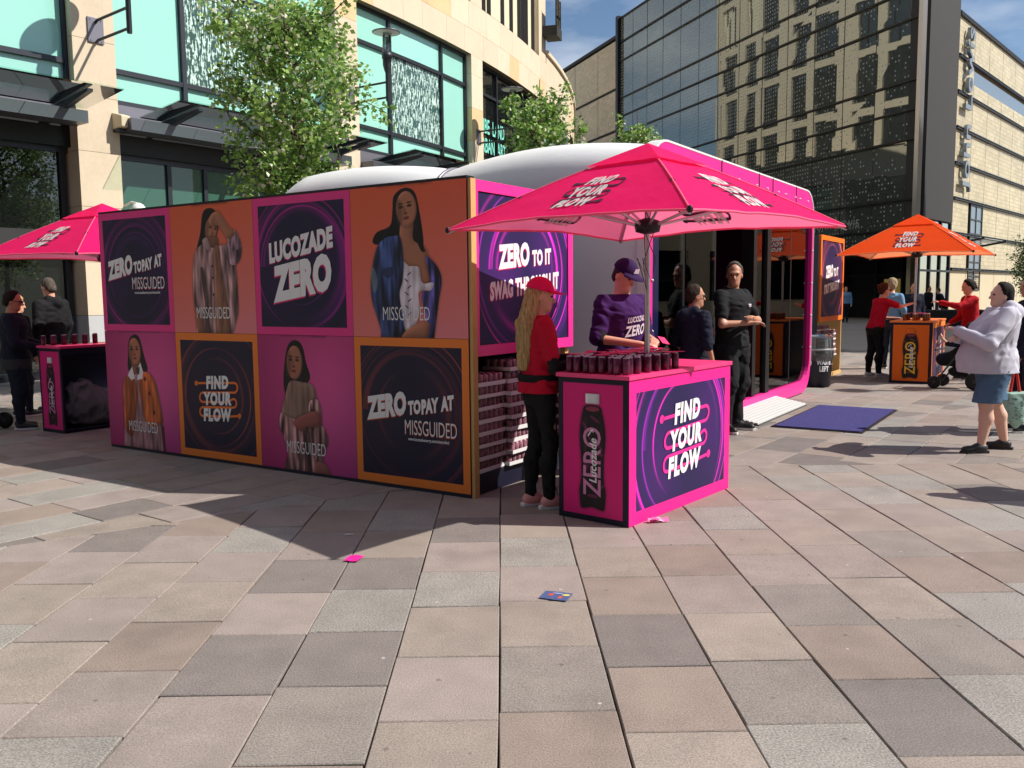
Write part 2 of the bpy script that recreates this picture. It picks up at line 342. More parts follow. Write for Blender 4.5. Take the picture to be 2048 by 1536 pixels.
def model_trench():
    p = bg_magenta()
    p.put(p.mask([(.36, .93), (.44, .975), (.51, .94), (.56, .80), (.60, .68), (.50, .66), (.33, .66), (.33, .80)]), HAIR, folds=.3, dirn=(1, .2))
    p.put(p.mask([(.38, .76), (.50, .76), (.50, .62), (.40, .62)]), np.array(SK) * .75, shade=.3)
    p.face(.43, .83, .085, .115, (.72, .44, .34), 3, -.05)
    p.put(p.mask([(.26, .56), (.38, .62), (.52, .66), (.66, .62), (.73, .50), (.77, .30), (.78, .05), (.78, -.05), (.25, -.05), (.22, .14), (.23, .36)]), (.62, .45, .47), shade=.4, folds=.12, seed=12)
    p.put(p.mask([(.25, .58), (.36, .62), (.42, .56), (.44, .45), (.36, .18), (.33, .10), (.24, .15), (.22, .35)]), (.64, .31, .16), shade=.5, folds=.12, seed=13)
    p.put(p.mask([(.46, .58), (.54, .66), (.66, .62), (.72, .48), (.77, .28), (.75, .23), (.57, .20), (.50, .36)]), (.80, .40, .20), shade=.45, folds=.10, seed=14)
    p.put(p.mask([(.34, .66), (.38, .70), (.41, .60), (.36, .58), (.31, .62)], sm=False), (.93, .90, .93)); p.put(p.mask([(.47, .70), (.50, .74), (.535, .66), (.52, .60), (.44, .585)], sm=False), (.93, .90, .93))
    p.put(p.mask([(.44, .69), (.49, .70), (.48, .64), (.45, .63)], sm=False), (.2, .13, .17), .8)
    for x, y in ((.555, .60), (.61, .48), (.66, .32)): p.put(p.ell(x, y, .016, .02), (.32, .12, .06))
    p.put(p.mask([(.74, .24), (.79, .2), (.80, -.05), (.77, -.05)], sm=False), (.25, .10, .10), .8)
    return p.a
def model_knit():
    p = bg_magenta()
    p.put(p.mask([(.33, .92), (.40, .965), (.48, .93), (.52, .80), (.555, .70), (.50, .64), (.36, .58), (.30, .54), (.27, .64), (.29, .80)]), HAIR, folds=.3, dirn=(1, .2))
    p.face(.395, .80, .082, .125, (.66, .42, .33), -3, -.08)
    p.put(p.mask([(.34, .66), (.46, .66), (.58, .64), (.62, .54), (.66, .40), (.62, .30), (.40, .34), (.28, .30), (.24, .42), (.28, .54)]), (.55, .43, .38), shade=.5, folds=.06, seed=20)
    p.put(p.mask([(.23, .42), (.30, .40), (.42, .38), (.56, .42), (.62, .36), (.68, .34), (.72, .24), (.66, .10), (.73, -.05), (.27, -.05), (.29, .12), (.24, .26), (.21, .32)]), (.58, .42, .42), shade=.6, folds=.3, seed=21)
    p.put(p.mask([(.54, .52), (.62, .54), (.66, .46), (.63, .40), (.54, .42)]), (.62, .47, .46), shade=.6, folds=.3, seed=22)
    p.put(p.mask([(.36, .36), (.50, .43), (.62, .45), (.65, .36), (.55, .33), (.44, .30)]), (.58, .32, .30), shade=.5)
    p.put(p.mask([(.48, .30), (.53, .30), (.52, .0), (.47, .0)]), (.22, .13, .14), .7); p.put(p.mask([(.59, .08), (.70, .06), (.73, -.05), (.58, -.05)]), (.60, .38, .33), shade=.4)
    return p.a
def bottle_print(orange=False, w=240, h=430):
    p = Print(w, h); bgc = (.93, .42, .06) if orange else (.86, .09, .48)
    p.fill((.07, .05, .15)); p.swirl((.07, .05, .15), (.5, .25, .05) if orange else (.5, .05, .35), (.2, .05, .2), None, seed=5, amt=.5)
    f = (p.X > .07) & (p.X < .93) & (p.Y > .04) & (p.Y < .965); p.a[f] = bgc
    body = [(.40, .81), (.60, .81), (.645, .76), (.68, .66), (.685, .56), (.665, .44), (.665, .30), (.69, .22), (.68, .12), (.65, .085), (.5, .10), (.35, .085), (.32, .12), (.31, .22), (.335, .30), (.335, .44), (.315, .56), (.32, .66), (.355, .76)]
    p.put(p.mask(body), (.10, .06, .09), shade=.9, light=(-.9, .1), rad=7)
    p.put(p.ell(.5, .79, .10, .018), (.55, .2, .3)); p.put(p.ell(.40, .5, .012, .25, 0, 2), (.5, .35, .42), .45); p.put(p.ell(.63, .5, .010, .27, 0, 2), (.35, .2, .28), .5)
    for i in range(10):
        th = i * .65; p.put(p.ell(.5 + .11 * math.sin(th * 2.2), .18 + .06 * i, .08, .012, 40 * math.sin(th), 1.5), ((.9, .5, .1) if orange else (.75, .18, .5)), .5)
    cap = (.9, .42, .1) if orange else (.86, .86, .88)
    m = ((p.X > .40) & (p.X < .60) & (p.Y > .825) & (p.Y < .895)).astype(float); p.put(blur(m, .8), cap, shade=.35, light=(-.9, .2), rad=6)
    return p.a
# ------------------------------------------------------------------ bodies: one continuous surface from a signed distance field
class Field:
    def __init__(s, lo, hi, vx):
        s.lo = np.array(lo, float); s.vx = vx; s.n = np.ceil((np.array(hi) - s.lo) / vx).astype(int) + 1; s.f = np.full(s.n, .08, np.float32)
        s.ax = [s.lo[i] + vx * np.arange(s.n[i]) for i in range(3)]
    def sl(s, lo, hi):
        a = np.clip(np.floor((np.array(lo) - s.lo) / s.vx).astype(int), 0, s.n - 1); b = np.clip(np.ceil((np.array(hi) - s.lo) / s.vx).astype(int) + 1, 1, s.n)
        q = tuple(slice(int(x), int(y)) for x, y in zip(a, b))
        return q, np.meshgrid(*[s.ax[i][q[i]] for i in range(3)], indexing='ij', sparse=True)
    def put(s, fn, lo, hi, k=.02, op='u', pad=.07):
        q, (X, Y, Z) = s.sl(np.array(lo) - pad, np.array(hi) + pad)
        if min(X.size, Y.size, Z.size) == 0: return
        d = fn(X, Y, Z); a = s.f[q]
        if op == 'u':
            h = np.clip(.5 + .5 * (a - d) / k, 0, 1); s.f[q] = a * (1 - h) + d * h - k * h * (1 - h)
        elif op == 's':
            h = np.clip(.5 - .5 * (a + d) / k, 0, 1); s.f[q] = a * (1 - h) - d * h + k * h * (1 - h)
    def cone(s, a, b, ra, rb, k=.02, op='u'):
        a, b = np.array(a, float), np.array(b, float); d = b - a; L = d @ d + 1e-9; m = max(ra, rb)
        def fn(X, Y, Z):
            t = np.clip(((X - a[0]) * d[0] + (Y - a[1]) * d[1] + (Z - a[2]) * d[2]) / L, 0, 1)
            return np.sqrt((X - a[0] - t * d[0]) ** 2 + (Y - a[1] - t * d[1]) ** 2 + (Z - a[2] - t * d[2]) ** 2) - (ra + (rb - ra) * t)
        s.put(fn, np.minimum(a, b) - m, np.maximum(a, b) + m, k, op)
    def ell(s, c, r, M=None, k=.02, op='u'):
        c, r = np.array(c, float), np.array(r, float); M = np.eye(3) if M is None else M; m = r.max()
        def fn(X, Y, Z):
            x, y, z = X - c[0], Y - c[1], Z - c[2]
            u = [(M[0][i] * x + M[1][i] * y + M[2][i] * z) / r[i] for i in range(3)]
            l = np.sqrt(u[0] ** 2 + u[1] ** 2 + u[2] ** 2); return (l - 1) * r.min() * (.6 + .4 * np.clip(l, 0, 1))
        s.put(fn, c - m, c + m, k, op)
    def loft(s, zs, rx, ry, cx, cy, k=.02):
        def fn(X, Y, Z):
            z = Z.ravel(); a = [np.interp(z, zs, q).reshape(1, 1, -1) for q in (rx, ry, cx, cy)]
            l = np.sqrt(((X - a[2]) / a[0]) ** 2 + ((Y - a[3]) / a[1]) ** 2); d = (l - 1) * np.minimum(a[0], a[1])
            return np.maximum(d, np.maximum(zs[0] - Z, Z - zs[-1]))
        m = max(max(rx), max(ry)) + .02
        s.put(fn, (min(cx) - m, min(cy) - m, zs[0]), (max(cx) + m, max(cy) + m, zs[-1]), k)
    def cut(s, fn):
        X, Y, Z = np.meshgrid(*s.ax, indexing='ij', sparse=True); s.f = np.maximum(s.f, fn(X, Y, Z)).astype(np.float32)
    def wrinkle(s, amp, seed=0, freq=28, zs=.45):
        X, Y, Z = np.meshgrid(*s.ax, indexing='ij', sparse=True); r = np.random.default_rng(seed); n = 0
        for i in range(6):
            d = r.standard_normal(3); d /= np.linalg.norm(d); w = freq * r.uniform(.5, 1.5)
            q = d[0] * X * w + d[1] * Y * w + d[2] * Z * w * (1 + zs); n = n + np.sin(q + 1.7 * np.sin(q * .37 + i) + r.uniform(0, 6))
        m = n / 2.4; s.f = (s.f + amp * (m * .5 + .9 * (np.abs(m) - .4))).astype(np.float32)
    def mesh(s, name, m, parent, scale=1., smooth=1):
        f = s.f; sg = f < 0; nx, ny, nz = f.shape
        c = [(i, j, k) for i in (0, 1) for j in (0, 1) for k in (0, 1)]
        def sub(a, i, j, k): return a[i:nx - 1 + i, j:ny - 1 + j, k:nz - 1 + k]
        cnt = sum(sub(sg, *q).astype(np.int8) for q in c); act = (cnt > 0) & (cnt < 8); idx = np.argwhere(act)
        if len(idx) == 0: return None
        vid = np.full(act.shape, -1, np.int64); vid[act] = np.arange(len(idx)); acc = np.zeros((len(idx), 3)); num = np.zeros(len(idx))
        v = {q: f[idx[:, 0] + q[0], idx[:, 1] + q[1], idx[:, 2] + q[2]] for q in c}
        for a in c:
            for d in range(3):
                if a[d] == 0:
                    b = tuple(a[i] + (1 if i == d else 0) for i in range(3)); fa, fb = v[a], v[b]; e = (fa < 0) != (fb < 0)
                    t = np.where(e, fa / np.where(e, fa - fb, 1), 0); P = np.array(a, float)[None] + t[:, None] * (np.array(b) - np.array(a))[None]
                    acc[e] += P[e]; num[e] += 1
        P = (idx + acc / num[:, None]) * s.vx + s.lo; Fs = []
        for d in range(3):
            e1, e2 = [(1, 2), (2, 0), (0, 1)][d]; A = [slice(None)] * 3; B = [slice(None)] * 3
            A[d] = slice(0, -1); B[d] = slice(1, None); ch = sg[tuple(A)] != sg[tuple(B)]; I = np.argwhere(ch)
            I = I[(I[:, e1] > 0) & (I[:, e2] > 0) & (I[:, e1] < s.n[e1] - 1) & (I[:, e2] < s.n[e2] - 1)]
            if len(I) == 0: continue
            def at(o1, o2): J = I.copy(); J[:, e1] -= o1; J[:, e2] -= o2; return vid[J[:, 0], J[:, 1], J[:, 2]]
            q = np.stack([at(1, 1), at(0, 1), at(0, 0), at(1, 0)], 1); fl = sg[I[:, 0], I[:, 1], I[:, 2]]; q[~fl] = q[~fl][:, ::-1]; Fs.append(q)
        Fq = np.concatenate(Fs); Fq = Fq[(Fq >= 0).all(1)]
        for _ in range(smooth):
            nb = np.zeros_like(P); nn = np.zeros(len(P))
            for i in range(4):
                a, b = Fq[:, i], Fq[:, (i + 1) % 4]; np.add.at(nb, a, P[b]); np.add.at(nn, a, 1); np.add.at(nb, b, P[a]); np.add.at(nn, b, 1)
            nn = np.maximum(nn, 1); P = P * .5 + nb / nn[:, None] * .5
        me = bpy.data.meshes.new(name); me.vertices.add(len(P)); me.vertices.foreach_set('co', (P * scale).astype(np.float32).ravel())
        me.loops.add(len(Fq) * 4); me.loops.foreach_set('vertex_index', Fq.astype(np.int32).ravel())
        me.polygons.add(len(Fq)); me.polygons.foreach_set('loop_start', np.arange(0, len(Fq) * 4, 4, dtype=np.int32))
        me.polygons.foreach_set('use_smooth', np.ones(len(Fq), bool)); me.update(calc_edges=True); me.validate()
        me.materials.append(m); return link(name, me, parent)
def rot(yaw=0, pitch=0, roll=0):
    a, b, c = R(-yaw), R(-pitch), R(roll)
    Z = np.array([[math.cos(a), -math.sin(a), 0], [math.sin(a), math.cos(a), 0], [0, 0, 1]]); X = np.array([[1, 0, 0], [0, math.cos(b), -math.sin(b)], [0, math.sin(b), math.cos(b)]])
    Y = np.array([[math.cos(c), 0, math.sin(c)], [0, 1, 0], [-math.sin(c), 0, math.cos(c)]]); return Z @ X @ Y
SKIN = {'fair': mat('skin_fair', hexc(214, 160, 135), .5, noise=(30, .05)), 'tan': mat('skin_tan', hexc(190, 135, 108), .5, noise=(30, .05)), 'pale': mat('skin_pale', hexc(222, 178, 158), .5, noise=(30, .05))}
EYE = mat('eye_dark', (.02, .015, .012), .2); LIP = mat('lips', hexc(165, 85, 80), .5); SOLE = mat('white_sole', (.75, .75, .73), .6)
def cloth(name, c, rough=.85, n=.08): return mat(name, c, rough, spec=.2, noise=(14, n), bump=(160, .15))
def person(label, x, y, az, h=1.75, vx=.012, skin='fair', fat=1., belly=0., lean=(0, 0), feet=((-.1, .0), (.1, .04)), arms=None, head=(0, 0), top=None, legs=None, shoes=None, hair=None, cap=None, group=None, female=False, seat=False, extra=None, toe=(8, 8), lite=False, neck=None):
    """arms: (elbow, wrist) for the left (-x) and the right (+x) side, metres for a 1.75 m person who faces +y"""
    t = thing('person', label, 'person', (x, y, 0), az, group); sc = h / 1.75; sk = SKIN[skin]
    sx, sy = lean
    def sh(z): return np.array([sx, sy]) * np.clip((z - .9) / .58, 0, 1.3)
    if arms is None: arms = (((-.24, -.03, 1.15), (-.25, .05, .90)), ((.24, -.03, 1.15), (.25, .05, .90)))
    def lft(p): return np.array([p[0], p[1], p[2]], float)
    sw = (.165 if female else .185) * (1 + (fat - 1) * .35); hipw = .095
    zs = [.80, .90, .98, 1.08, 1.20, 1.32, 1.41, 1.46, 1.50]
    rx = np.array([.13, .168, .168, .142, .15, .168, .16, .10, .06] if female else [.13, .165, .16, .15, .165, .18, .172, .11, .062]); ry = np.array([.10, .125, .12, .10, .108, .118, .10, .075, .055])
    ff = np.array([1, 1, 1, 1, 1, 1, 1, .5, .2]); rx = rx * (1 + (fat - 1) * ff); ry = ry * (1 + (fat - 1) * ff)
    bl = np.array([.2, .7, 1, 1, .8, .35, 0, 0, 0]) * belly; ry = ry + bl * .5
    off = np.array([sh(z) for z in zs]); cx = off[:, 0]; cyy = off[:, 1] + bl * .5 + (np.array([0, 0, 0, 0, .0, .01, -.005, -.01, -.01]))
    SHO = [np.array([s * sw, -.01, 1.41]) + np.array([*sh(1.41), 0]) for s in (-1, 1)]
    ARM = [(SHO[i], lft(arms[i][0]), lft(arms[i][1])) for i in (0, 1)]
    FT = [np.array([f[0], f[1], 0.]) for f in feet]; HIP = [np.array([s * hipw * (1 + (fat - 1) * .7), 0, .90]) for s in (-1, 1)]
    KNEE = []
    for i in (0, 1):
        a = FT[i] + [0, 0, .09]; k = (a + HIP[i]) / 2 + np.array([0, .03, .03]); KNEE.append(k)
    if seat:
        KNEE = [np.array([s * .12, .42, .50]) for s in (-1, 1)]; FT = [np.array([s * .12, .45, 0]) for s in (-1, 1)]; HIP = [np.array([s * .1, .05, .52]) for s in (-1, 1)]
    lf = 1 + (fat - 1) * .75
    NB = np.array([*(sh(1.47)), 1.47]) + [0, -.012, 0]; Mh = rot(*head); HC = NB + np.array([0, .03, .155 - (neck or 0)]) + Mh @ np.array([0, .015, 0]) * 0 + np.array([*(np.array(lean) * .15), 0])
    hp = lambda *p: HC + Mh @ np.array(p, float)
    allp = np.array([p for A in ARM for p in A] + FT + [HC]); lo = allp.min(0) - .30; hi = allp.max(0) + .26; lo[2] = -.02; hi[2] = HC[2] + .22
    lo[:2] = np.minimum(lo[:2], [-.3 * fat, -.25 * fat]); hi[:2] = np.maximum(hi[:2], [.3 * fat, .25 * fat + belly])
    def leg(F, i, g, z_end=0, k=.03):
        a = FT[i] + [0, -.01, .08]; c = KNEE[i] * .62 + a * .38 + np.array([0, -.022, 0])
        F.cone(HIP[i], KNEE[i], .088 * lf + g, .056 * lf + g, k); F.cone(KNEE[i], c, .054 * lf + g, .054 * lf + g, k); F.cone(c, a, .053 * lf + g, .036 * (1 + (lf - 1) * .6) + g, k)
    def arm(F, i, g, frac=1., k=.02):
        s_, e, w = ARM[i]; l1 = np.linalg.norm(e - s_); l2 = np.linalg.norm(w - e); q = frac * (l1 + l2); af = (.9 if female else 1.) * (1 + (fat - 1) * .8)
        e2 = s_ + (e - s_) * min(1, q / l1); F.cone(s_, e2, .056 * af + g, (.056 + (.042 - .056) * min(1, q / l1)) * af + g, k)
        if q > l1: u = (q - l1) / l2; F.cone(e, e + (w - e) * u, .042 * af + g, (.042 + (.028 - .042) * u) * af + g, k)
    F = Field(lo, hi, vx); F.loft(zs, rx * .92, ry * .92, cx, cyy, .015)
    for i in (0, 1):
        arm(F, i, -.005); leg(F, i, -.004)
        if not shoes: F.cone(FT[i] + [0, -.03, .045], FT[i] + [0, .12, .03], .036, .03)
        s_, e, w = ARM[i]; d = w - e; d /= np.linalg.norm(d); side = np.cross(d, [0, 0, 1.]); side /= np.linalg.norm(side) + 1e-9; nrm = np.cross(side, d)
        hf = .92 if female else 1.05; pc = w + d * .05 * hf
        F.ell(pc, (.017 * hf, .05 * hf, .040 * hf), np.stack([nrm, d, side], 1), .012); inn = side * (1 if side[0] * (-1 if i else 1) > 0 else -1); dn = -nrm if nrm[2] > 0 else nrm
        for j, L in enumerate((.062, .072, .068, .052)):
            b = w + d * .085 * hf + side * (.027 - .018 * j) * hf; m1 = b + (d * .55 + dn * .25) * L * hf; F.cone(b, m1, .0095, .009, .006); F.cone(m1, m1 + (d * .22 + dn * .42) * L * hf, .009, .0075, .006)
        tb = w + d * .03 + inn * .03; tm = tb + (d * .6 + inn * .5) * .045; F.cone(tb, tm, .011, .0095, .008); F.cone(tm, tm + (d * .9 + inn * .1) * .03, .0095, .008, .006)
    F.cone(NB - [0, 0, .03], hp(0, -.015, -.06), .062 if not female else .052, .052 if not female else .045, .025)
    F.ell(hp(0, -.012, .035), (.074, .094, .092), Mh, .02); F.ell(hp(0, .022, -.045), (.056, .066, .072), Mh, .03); F.ell(hp(0, .055, -.088), (.03, .03, .022), Mh, .03)
    F.cone(hp(0, .084, .012), hp(0, .105, -.026), .009, .014, .012); F.ell(hp(0, .082, .028), (.05, .016, .012), Mh, .02)
    for s_ in (-1, 1):
        F.ell(hp(s_ * .032, .094, .010), (.017, .014, .010), Mh, .012, 's'); F.ell(hp(s_ * .074, -.012, -.008), (.011, .022, .031), Mh, .008)
    F.mesh('body', sk, t, sc)
    if not lite:
        eb = MB()
        for s_ in (-1, 1):
            e = MB(); e.lathe([(.0001, -.009), (.008, -.006), (.0105, 0), (.008, .006), (.0001, .009)], n=8, T=lambda a, b, c, s_=s_: tuple(hp(s_ * .031 + a, .080 + b, .010 + c) * sc)); e.build('eye', EYE, t)
        mo = MB(); mo.lathe([(.0001, -.006), (.7, -.004), (1, 0), (.7, .004), (.0001, .006)], n=10, T=lambda a, b, c: tuple(hp(a * .024, .074 + b * .012, -.064 + c) * sc)); mo.build('mouth', LIP, t)
    nz = vx
    if legs:
        zc = legs.get('to', .07); g = legs.get('g', .014); F = Field(lo, hi, nz)
        kk = [i for i, z in enumerate(zs) if z <= 1.09]; F.loft([zs[i] for i in kk], (rx + g)[kk], (ry + g)[kk], cx[kk], cyy[kk], .03)
        for i in (0, 1):
            leg(F, i, g, k=.04)
            if legs.get('wide'): F.cone(HIP[i], KNEE[i] - [0, 0, .02], .095 * lf + g, .085 * lf + g, .03)
            if legs.get('flare'): F.cone(KNEE[i], FT[i] + [0, -.01, .06], .05 + g, .058 + g, .03)
        F.wrinkle(legs.get('wr', .006), 3, 48); hz = min(legs.get('waist', 1.04), (top or {}).get('hem', .95) + .035); F.cut(lambda X, Y, Z: np.maximum(zc - Z, Z - hz) + 0 * X + 0 * Y); F.mesh(legs.get('name', 'trousers'), legs['mat'], t, sc)
    if top:
        g = top.get('g', .02); F = Field(lo, hi, nz); kk = list(range(9)); F.loft(zs, rx + g, ry + g, cx, cyy, .03)
        if top.get('skirt'): F.loft([top['hem'] - .02, .98, 1.1], [rx[1] + g + .02, rx[2] + g + .01, rx[3] + g], [ry[1] + g + .03, ry[2] + g + .02, ry[3] + g], [cx[1]] * 3, [cyy[1], cyy[2], cyy[3]], .03)
        for i in (0, 1): arm(F, i, top.get('sg', .019), top.get('sleeve', 1.), top.get('ak', .03))
        F.wrinkle(top.get('wr', .006), len(label) * 7 % 97, top.get('fr', 52))
        hem = top.get('hem', .95); nk = top.get('neck', 1.485)
        F.cut(lambda X, Y, Z: np.where((np.abs(X - cx[4]) < rx[1] + g + .05) & (Z < hem + .12), hem - Z, -1.) + 0 * Y)
        F.cut(lambda X, Y, Z: (Z - nk) + 0 * X + 0 * Y)
        if top.get('hood'):
            b = NB + np.array([0, -.075, -.01]); hs = top['hood']; F.cone(b + [-.075 * hs, .035, .025], b + [0, -.035, -.03], .05 * hs, .064 * hs, .03); F.cone(b + [.075 * hs, .035, .025], b + [0, -.035, -.03], .05 * hs, .064 * hs, .03)
        if top.get('collar'):
            F.put(lambda X, Y, Z: np.maximum(np.abs(np.sqrt((X - NB[0]) ** 2 + (Y - NB[1]) ** 2) - .072) - .009, np.abs(Z - 1.48 - .25 * (NB[1] - Y)) - .024), NB - [.1, .1, .05], NB + [.1, .1, .06], .01)
        if top.get('vneck'): F.cone(NB + [0, .11, -.14], NB + [0, .09, .05], .02, .065, .01, 's')
        F.mesh(top.get('name', 'shirt'), top['mat'], t, sc)
        if top.get('under'):   # long sleeves below the short ones
            F = Field(lo, hi, nz)
            for i in (0, 1): arm(F, i, .007, top.get('ulen', .97))
            F.wrinkle(.003, 5, 40); F.mesh('undersleeves', top['under'], t, sc)
        if top.get('band'):
            for i in (0, 1):
                F = Field(lo, hi, nz); s_, e, w = ARM[i]; F.cone(s_ + (e - s_) * .72, e + (w - e) * .06, .060, .056); F.mesh('armband', top['band'], t, sc)
    if shoes:
        for i in (0, 1):
            M = rot((-1 if i == 0 else 1) * toe[i]); p = lambda *q: FT[i] + M @ np.array(q); F = Field(FT[i] - [.25, .3, .03], FT[i] + [.25, .35, .2], min(nz, .012)); SB = MB()
            F.cone(p(0, -.035, .055), p(0, .02, .06), .046, .044, .03); F.cone(p(0, .0, .045), p(0, .15, .036), .044, .036, .03)
            SB.prism([tuple(p(a * .046, b, 0)[:2]) for a, b in ((-.75, -.085), (0, -.10), (.75, -.085), (.9, 0), (1, .10), (.7, .18), (0, .205), (-.7, .18), (-1, .10), (-.9, 0))], .002, .024, 0, T=lambda a, b, c: (a * sc, b * sc, c * sc))
            F.cut(lambda X, Y, Z: np.maximum(.02 - Z, Z - .105) + 0 * X + 0 * Y); o = F.mesh('shoe', shoes[0], t, sc); SB.build('shoe_sole', shoes[1] if len(shoes) > 1 else SOLE, o)
    if hair:
        F = Field(lo, hi, min(nz, .01)); g = hair.get('g', .010) if not cap else .004; F.ell(hp(0, -.016, .042), (.074 + g, .092 + g, .090 + g), Mh, .01); F.ell(hp(0, -.05, -.02), (.062 + g, .058 + g, .07 + g), Mh, .02)
        L = hair.get('long', 0)
        if L:
            w = hair.get('w', .085); q = hp(0, -.06, .02); e = np.array([NB[0] + hair.get('dx', 0), NB[1] - .135, HC[2] - L])
            for s_ in (-1, 0, 1):
                a = hp(s_ * .045, -.06, .0); m_ = np.array([NB[0] + s_ * w * .75, NB[1] - .12 + .03 * abs(s_), NB[2] - .06]); F.cone(a, m_, .055, .055, .03); F.cone(m_, e + [s_ * w * .6, .02 * abs(s_), 0], .055, .03, .03)
            if hair.get('front'):
                for s_ in (-1, 1): F.cone(hp(s_ * .075, .0, .03), hp(s_ * .085, .02, 0) + [0, .04, -L * .8], .03, .022, .02)
            F.wrinkle(.0045, 9, 230, -.95)
        if hair.get('bun'): F.ell(hp(0, -.12, .06), (.045, .045, .045), Mh, .01)
        if hair.get('pony'): F.cone(hp(0, -.11, .05), hp(0, -.15, -.10), .03, .018, .02)
        F.wrinkle(hair.get('wr', .0045), 4, 85)
        fy, fz, fs = hair.get('line', (.045, .0, .42))   # hairline: nothing in front of this sloping plane below the brow
        Mi = Mh.T
        def cutter(X, Y, Z):
            x, y, z = X - HC[0], Y - HC[1], Z - HC[2]; u = Mi[1, 0] * x + Mi[1, 1] * y + Mi[1, 2] * z; v = Mi[2, 0] * x + Mi[2, 1] * y + Mi[2, 2] * z; a = np.abs(Mi[0, 0] * x + Mi[0, 1] * y + Mi[0, 2] * z)
            u0 = np.interp(v, [-.09, -.03, .0, .05, .11], [-.05, -.032, .016, .034, .05]) + .006 * np.sin(v * 190 + 3); face = np.minimum(u - (u0 if not L else .015 + .6 * np.clip(v, 0, 1)), .100 - v + .010 * np.sin(a * 95)) if not hair.get('front') else np.minimum(np.minimum(u - .03, .075 - v), .062 - a)
            r = np.maximum(-1 + 0 * u, face)
            if not L: r = np.maximum(r, -(v + hair.get('nape', .085)))
            return r
        X, Y, Z = np.meshgrid(*F.ax, indexing='ij', sparse=True); cc = cutter(X, Y, Z); F.f = np.maximum(F.f + (g + .004) * np.clip(1 + cc / .03, 0, 1) * (0 if L else 1), cc).astype(np.float32); F.mesh('hair', hair['mat'], t, sc)
    if cap:
        F = Field(lo, hi, min(nz, .01)); F.ell(hp(0, -.014, .050), (.090, .110, .100), Mh, .01); Mi = Mh.T
        F.cut(lambda X, Y, Z: .042 - (Mi[2, 0] * (X - HC[0]) + Mi[2, 1] * (Y - HC[1]) + Mi[2, 2] * (Z - HC[2])) - .12 * (Mi[1, 0] * (X - HC[0]) + Mi[1, 1] * (Y - HC[1]) + Mi[1, 2] * (Z - HC[2])))
        c = F.mesh('cap', cap, t, sc); b = MB(); top_, bot = [], []
        n = 12; V = []
        for k, (dz) in enumerate((.0, -.007)):
            for j in range(3):
                for i in range(n + 1):
                    th = R(-72 + 144 * i / n); rr = (.094, .14, .185)[j]; px, py = .080 * (rr / .094) ** .35 * math.sin(th), -.014 + (.105 + (rr - .094) * max(.15, math.cos(th)) ** .8) * math.cos(th) ** .5
                    V.append(tuple(hp(px, py, .062 - .10 * (rr - .094) * 2.2 - .22 * px * px * 20 * .1 + dz) * sc))
        g_ = (n + 1)
        Fc = [(k * 3 * g_ + j * g_ + i, k * 3 * g_ + j * g_ + i + 1, k * 3 * g_ + (j + 1) * g_ + i + 1, k * 3 * g_ + (j + 1) * g_ + i) for k in (0, 1) for j in (0, 1) for i in range(n)]
        Fc += [(2 * g_ + i, 2 * g_ + i + 1, 5 * g_ + i + 1, 5 * g_ + i) for i in range(n)]
        b.add(V, Fc, sm=True); br = b.build('cap_brim', cap, t)
    t['_k'] = 0; del t['_k']
    return t, dict(hp=hp, sc=sc, ARM=ARM, NB=NB, cx=cx, cy=cyy, rx=rx, ry=ry, zs=zs, FT=FT)
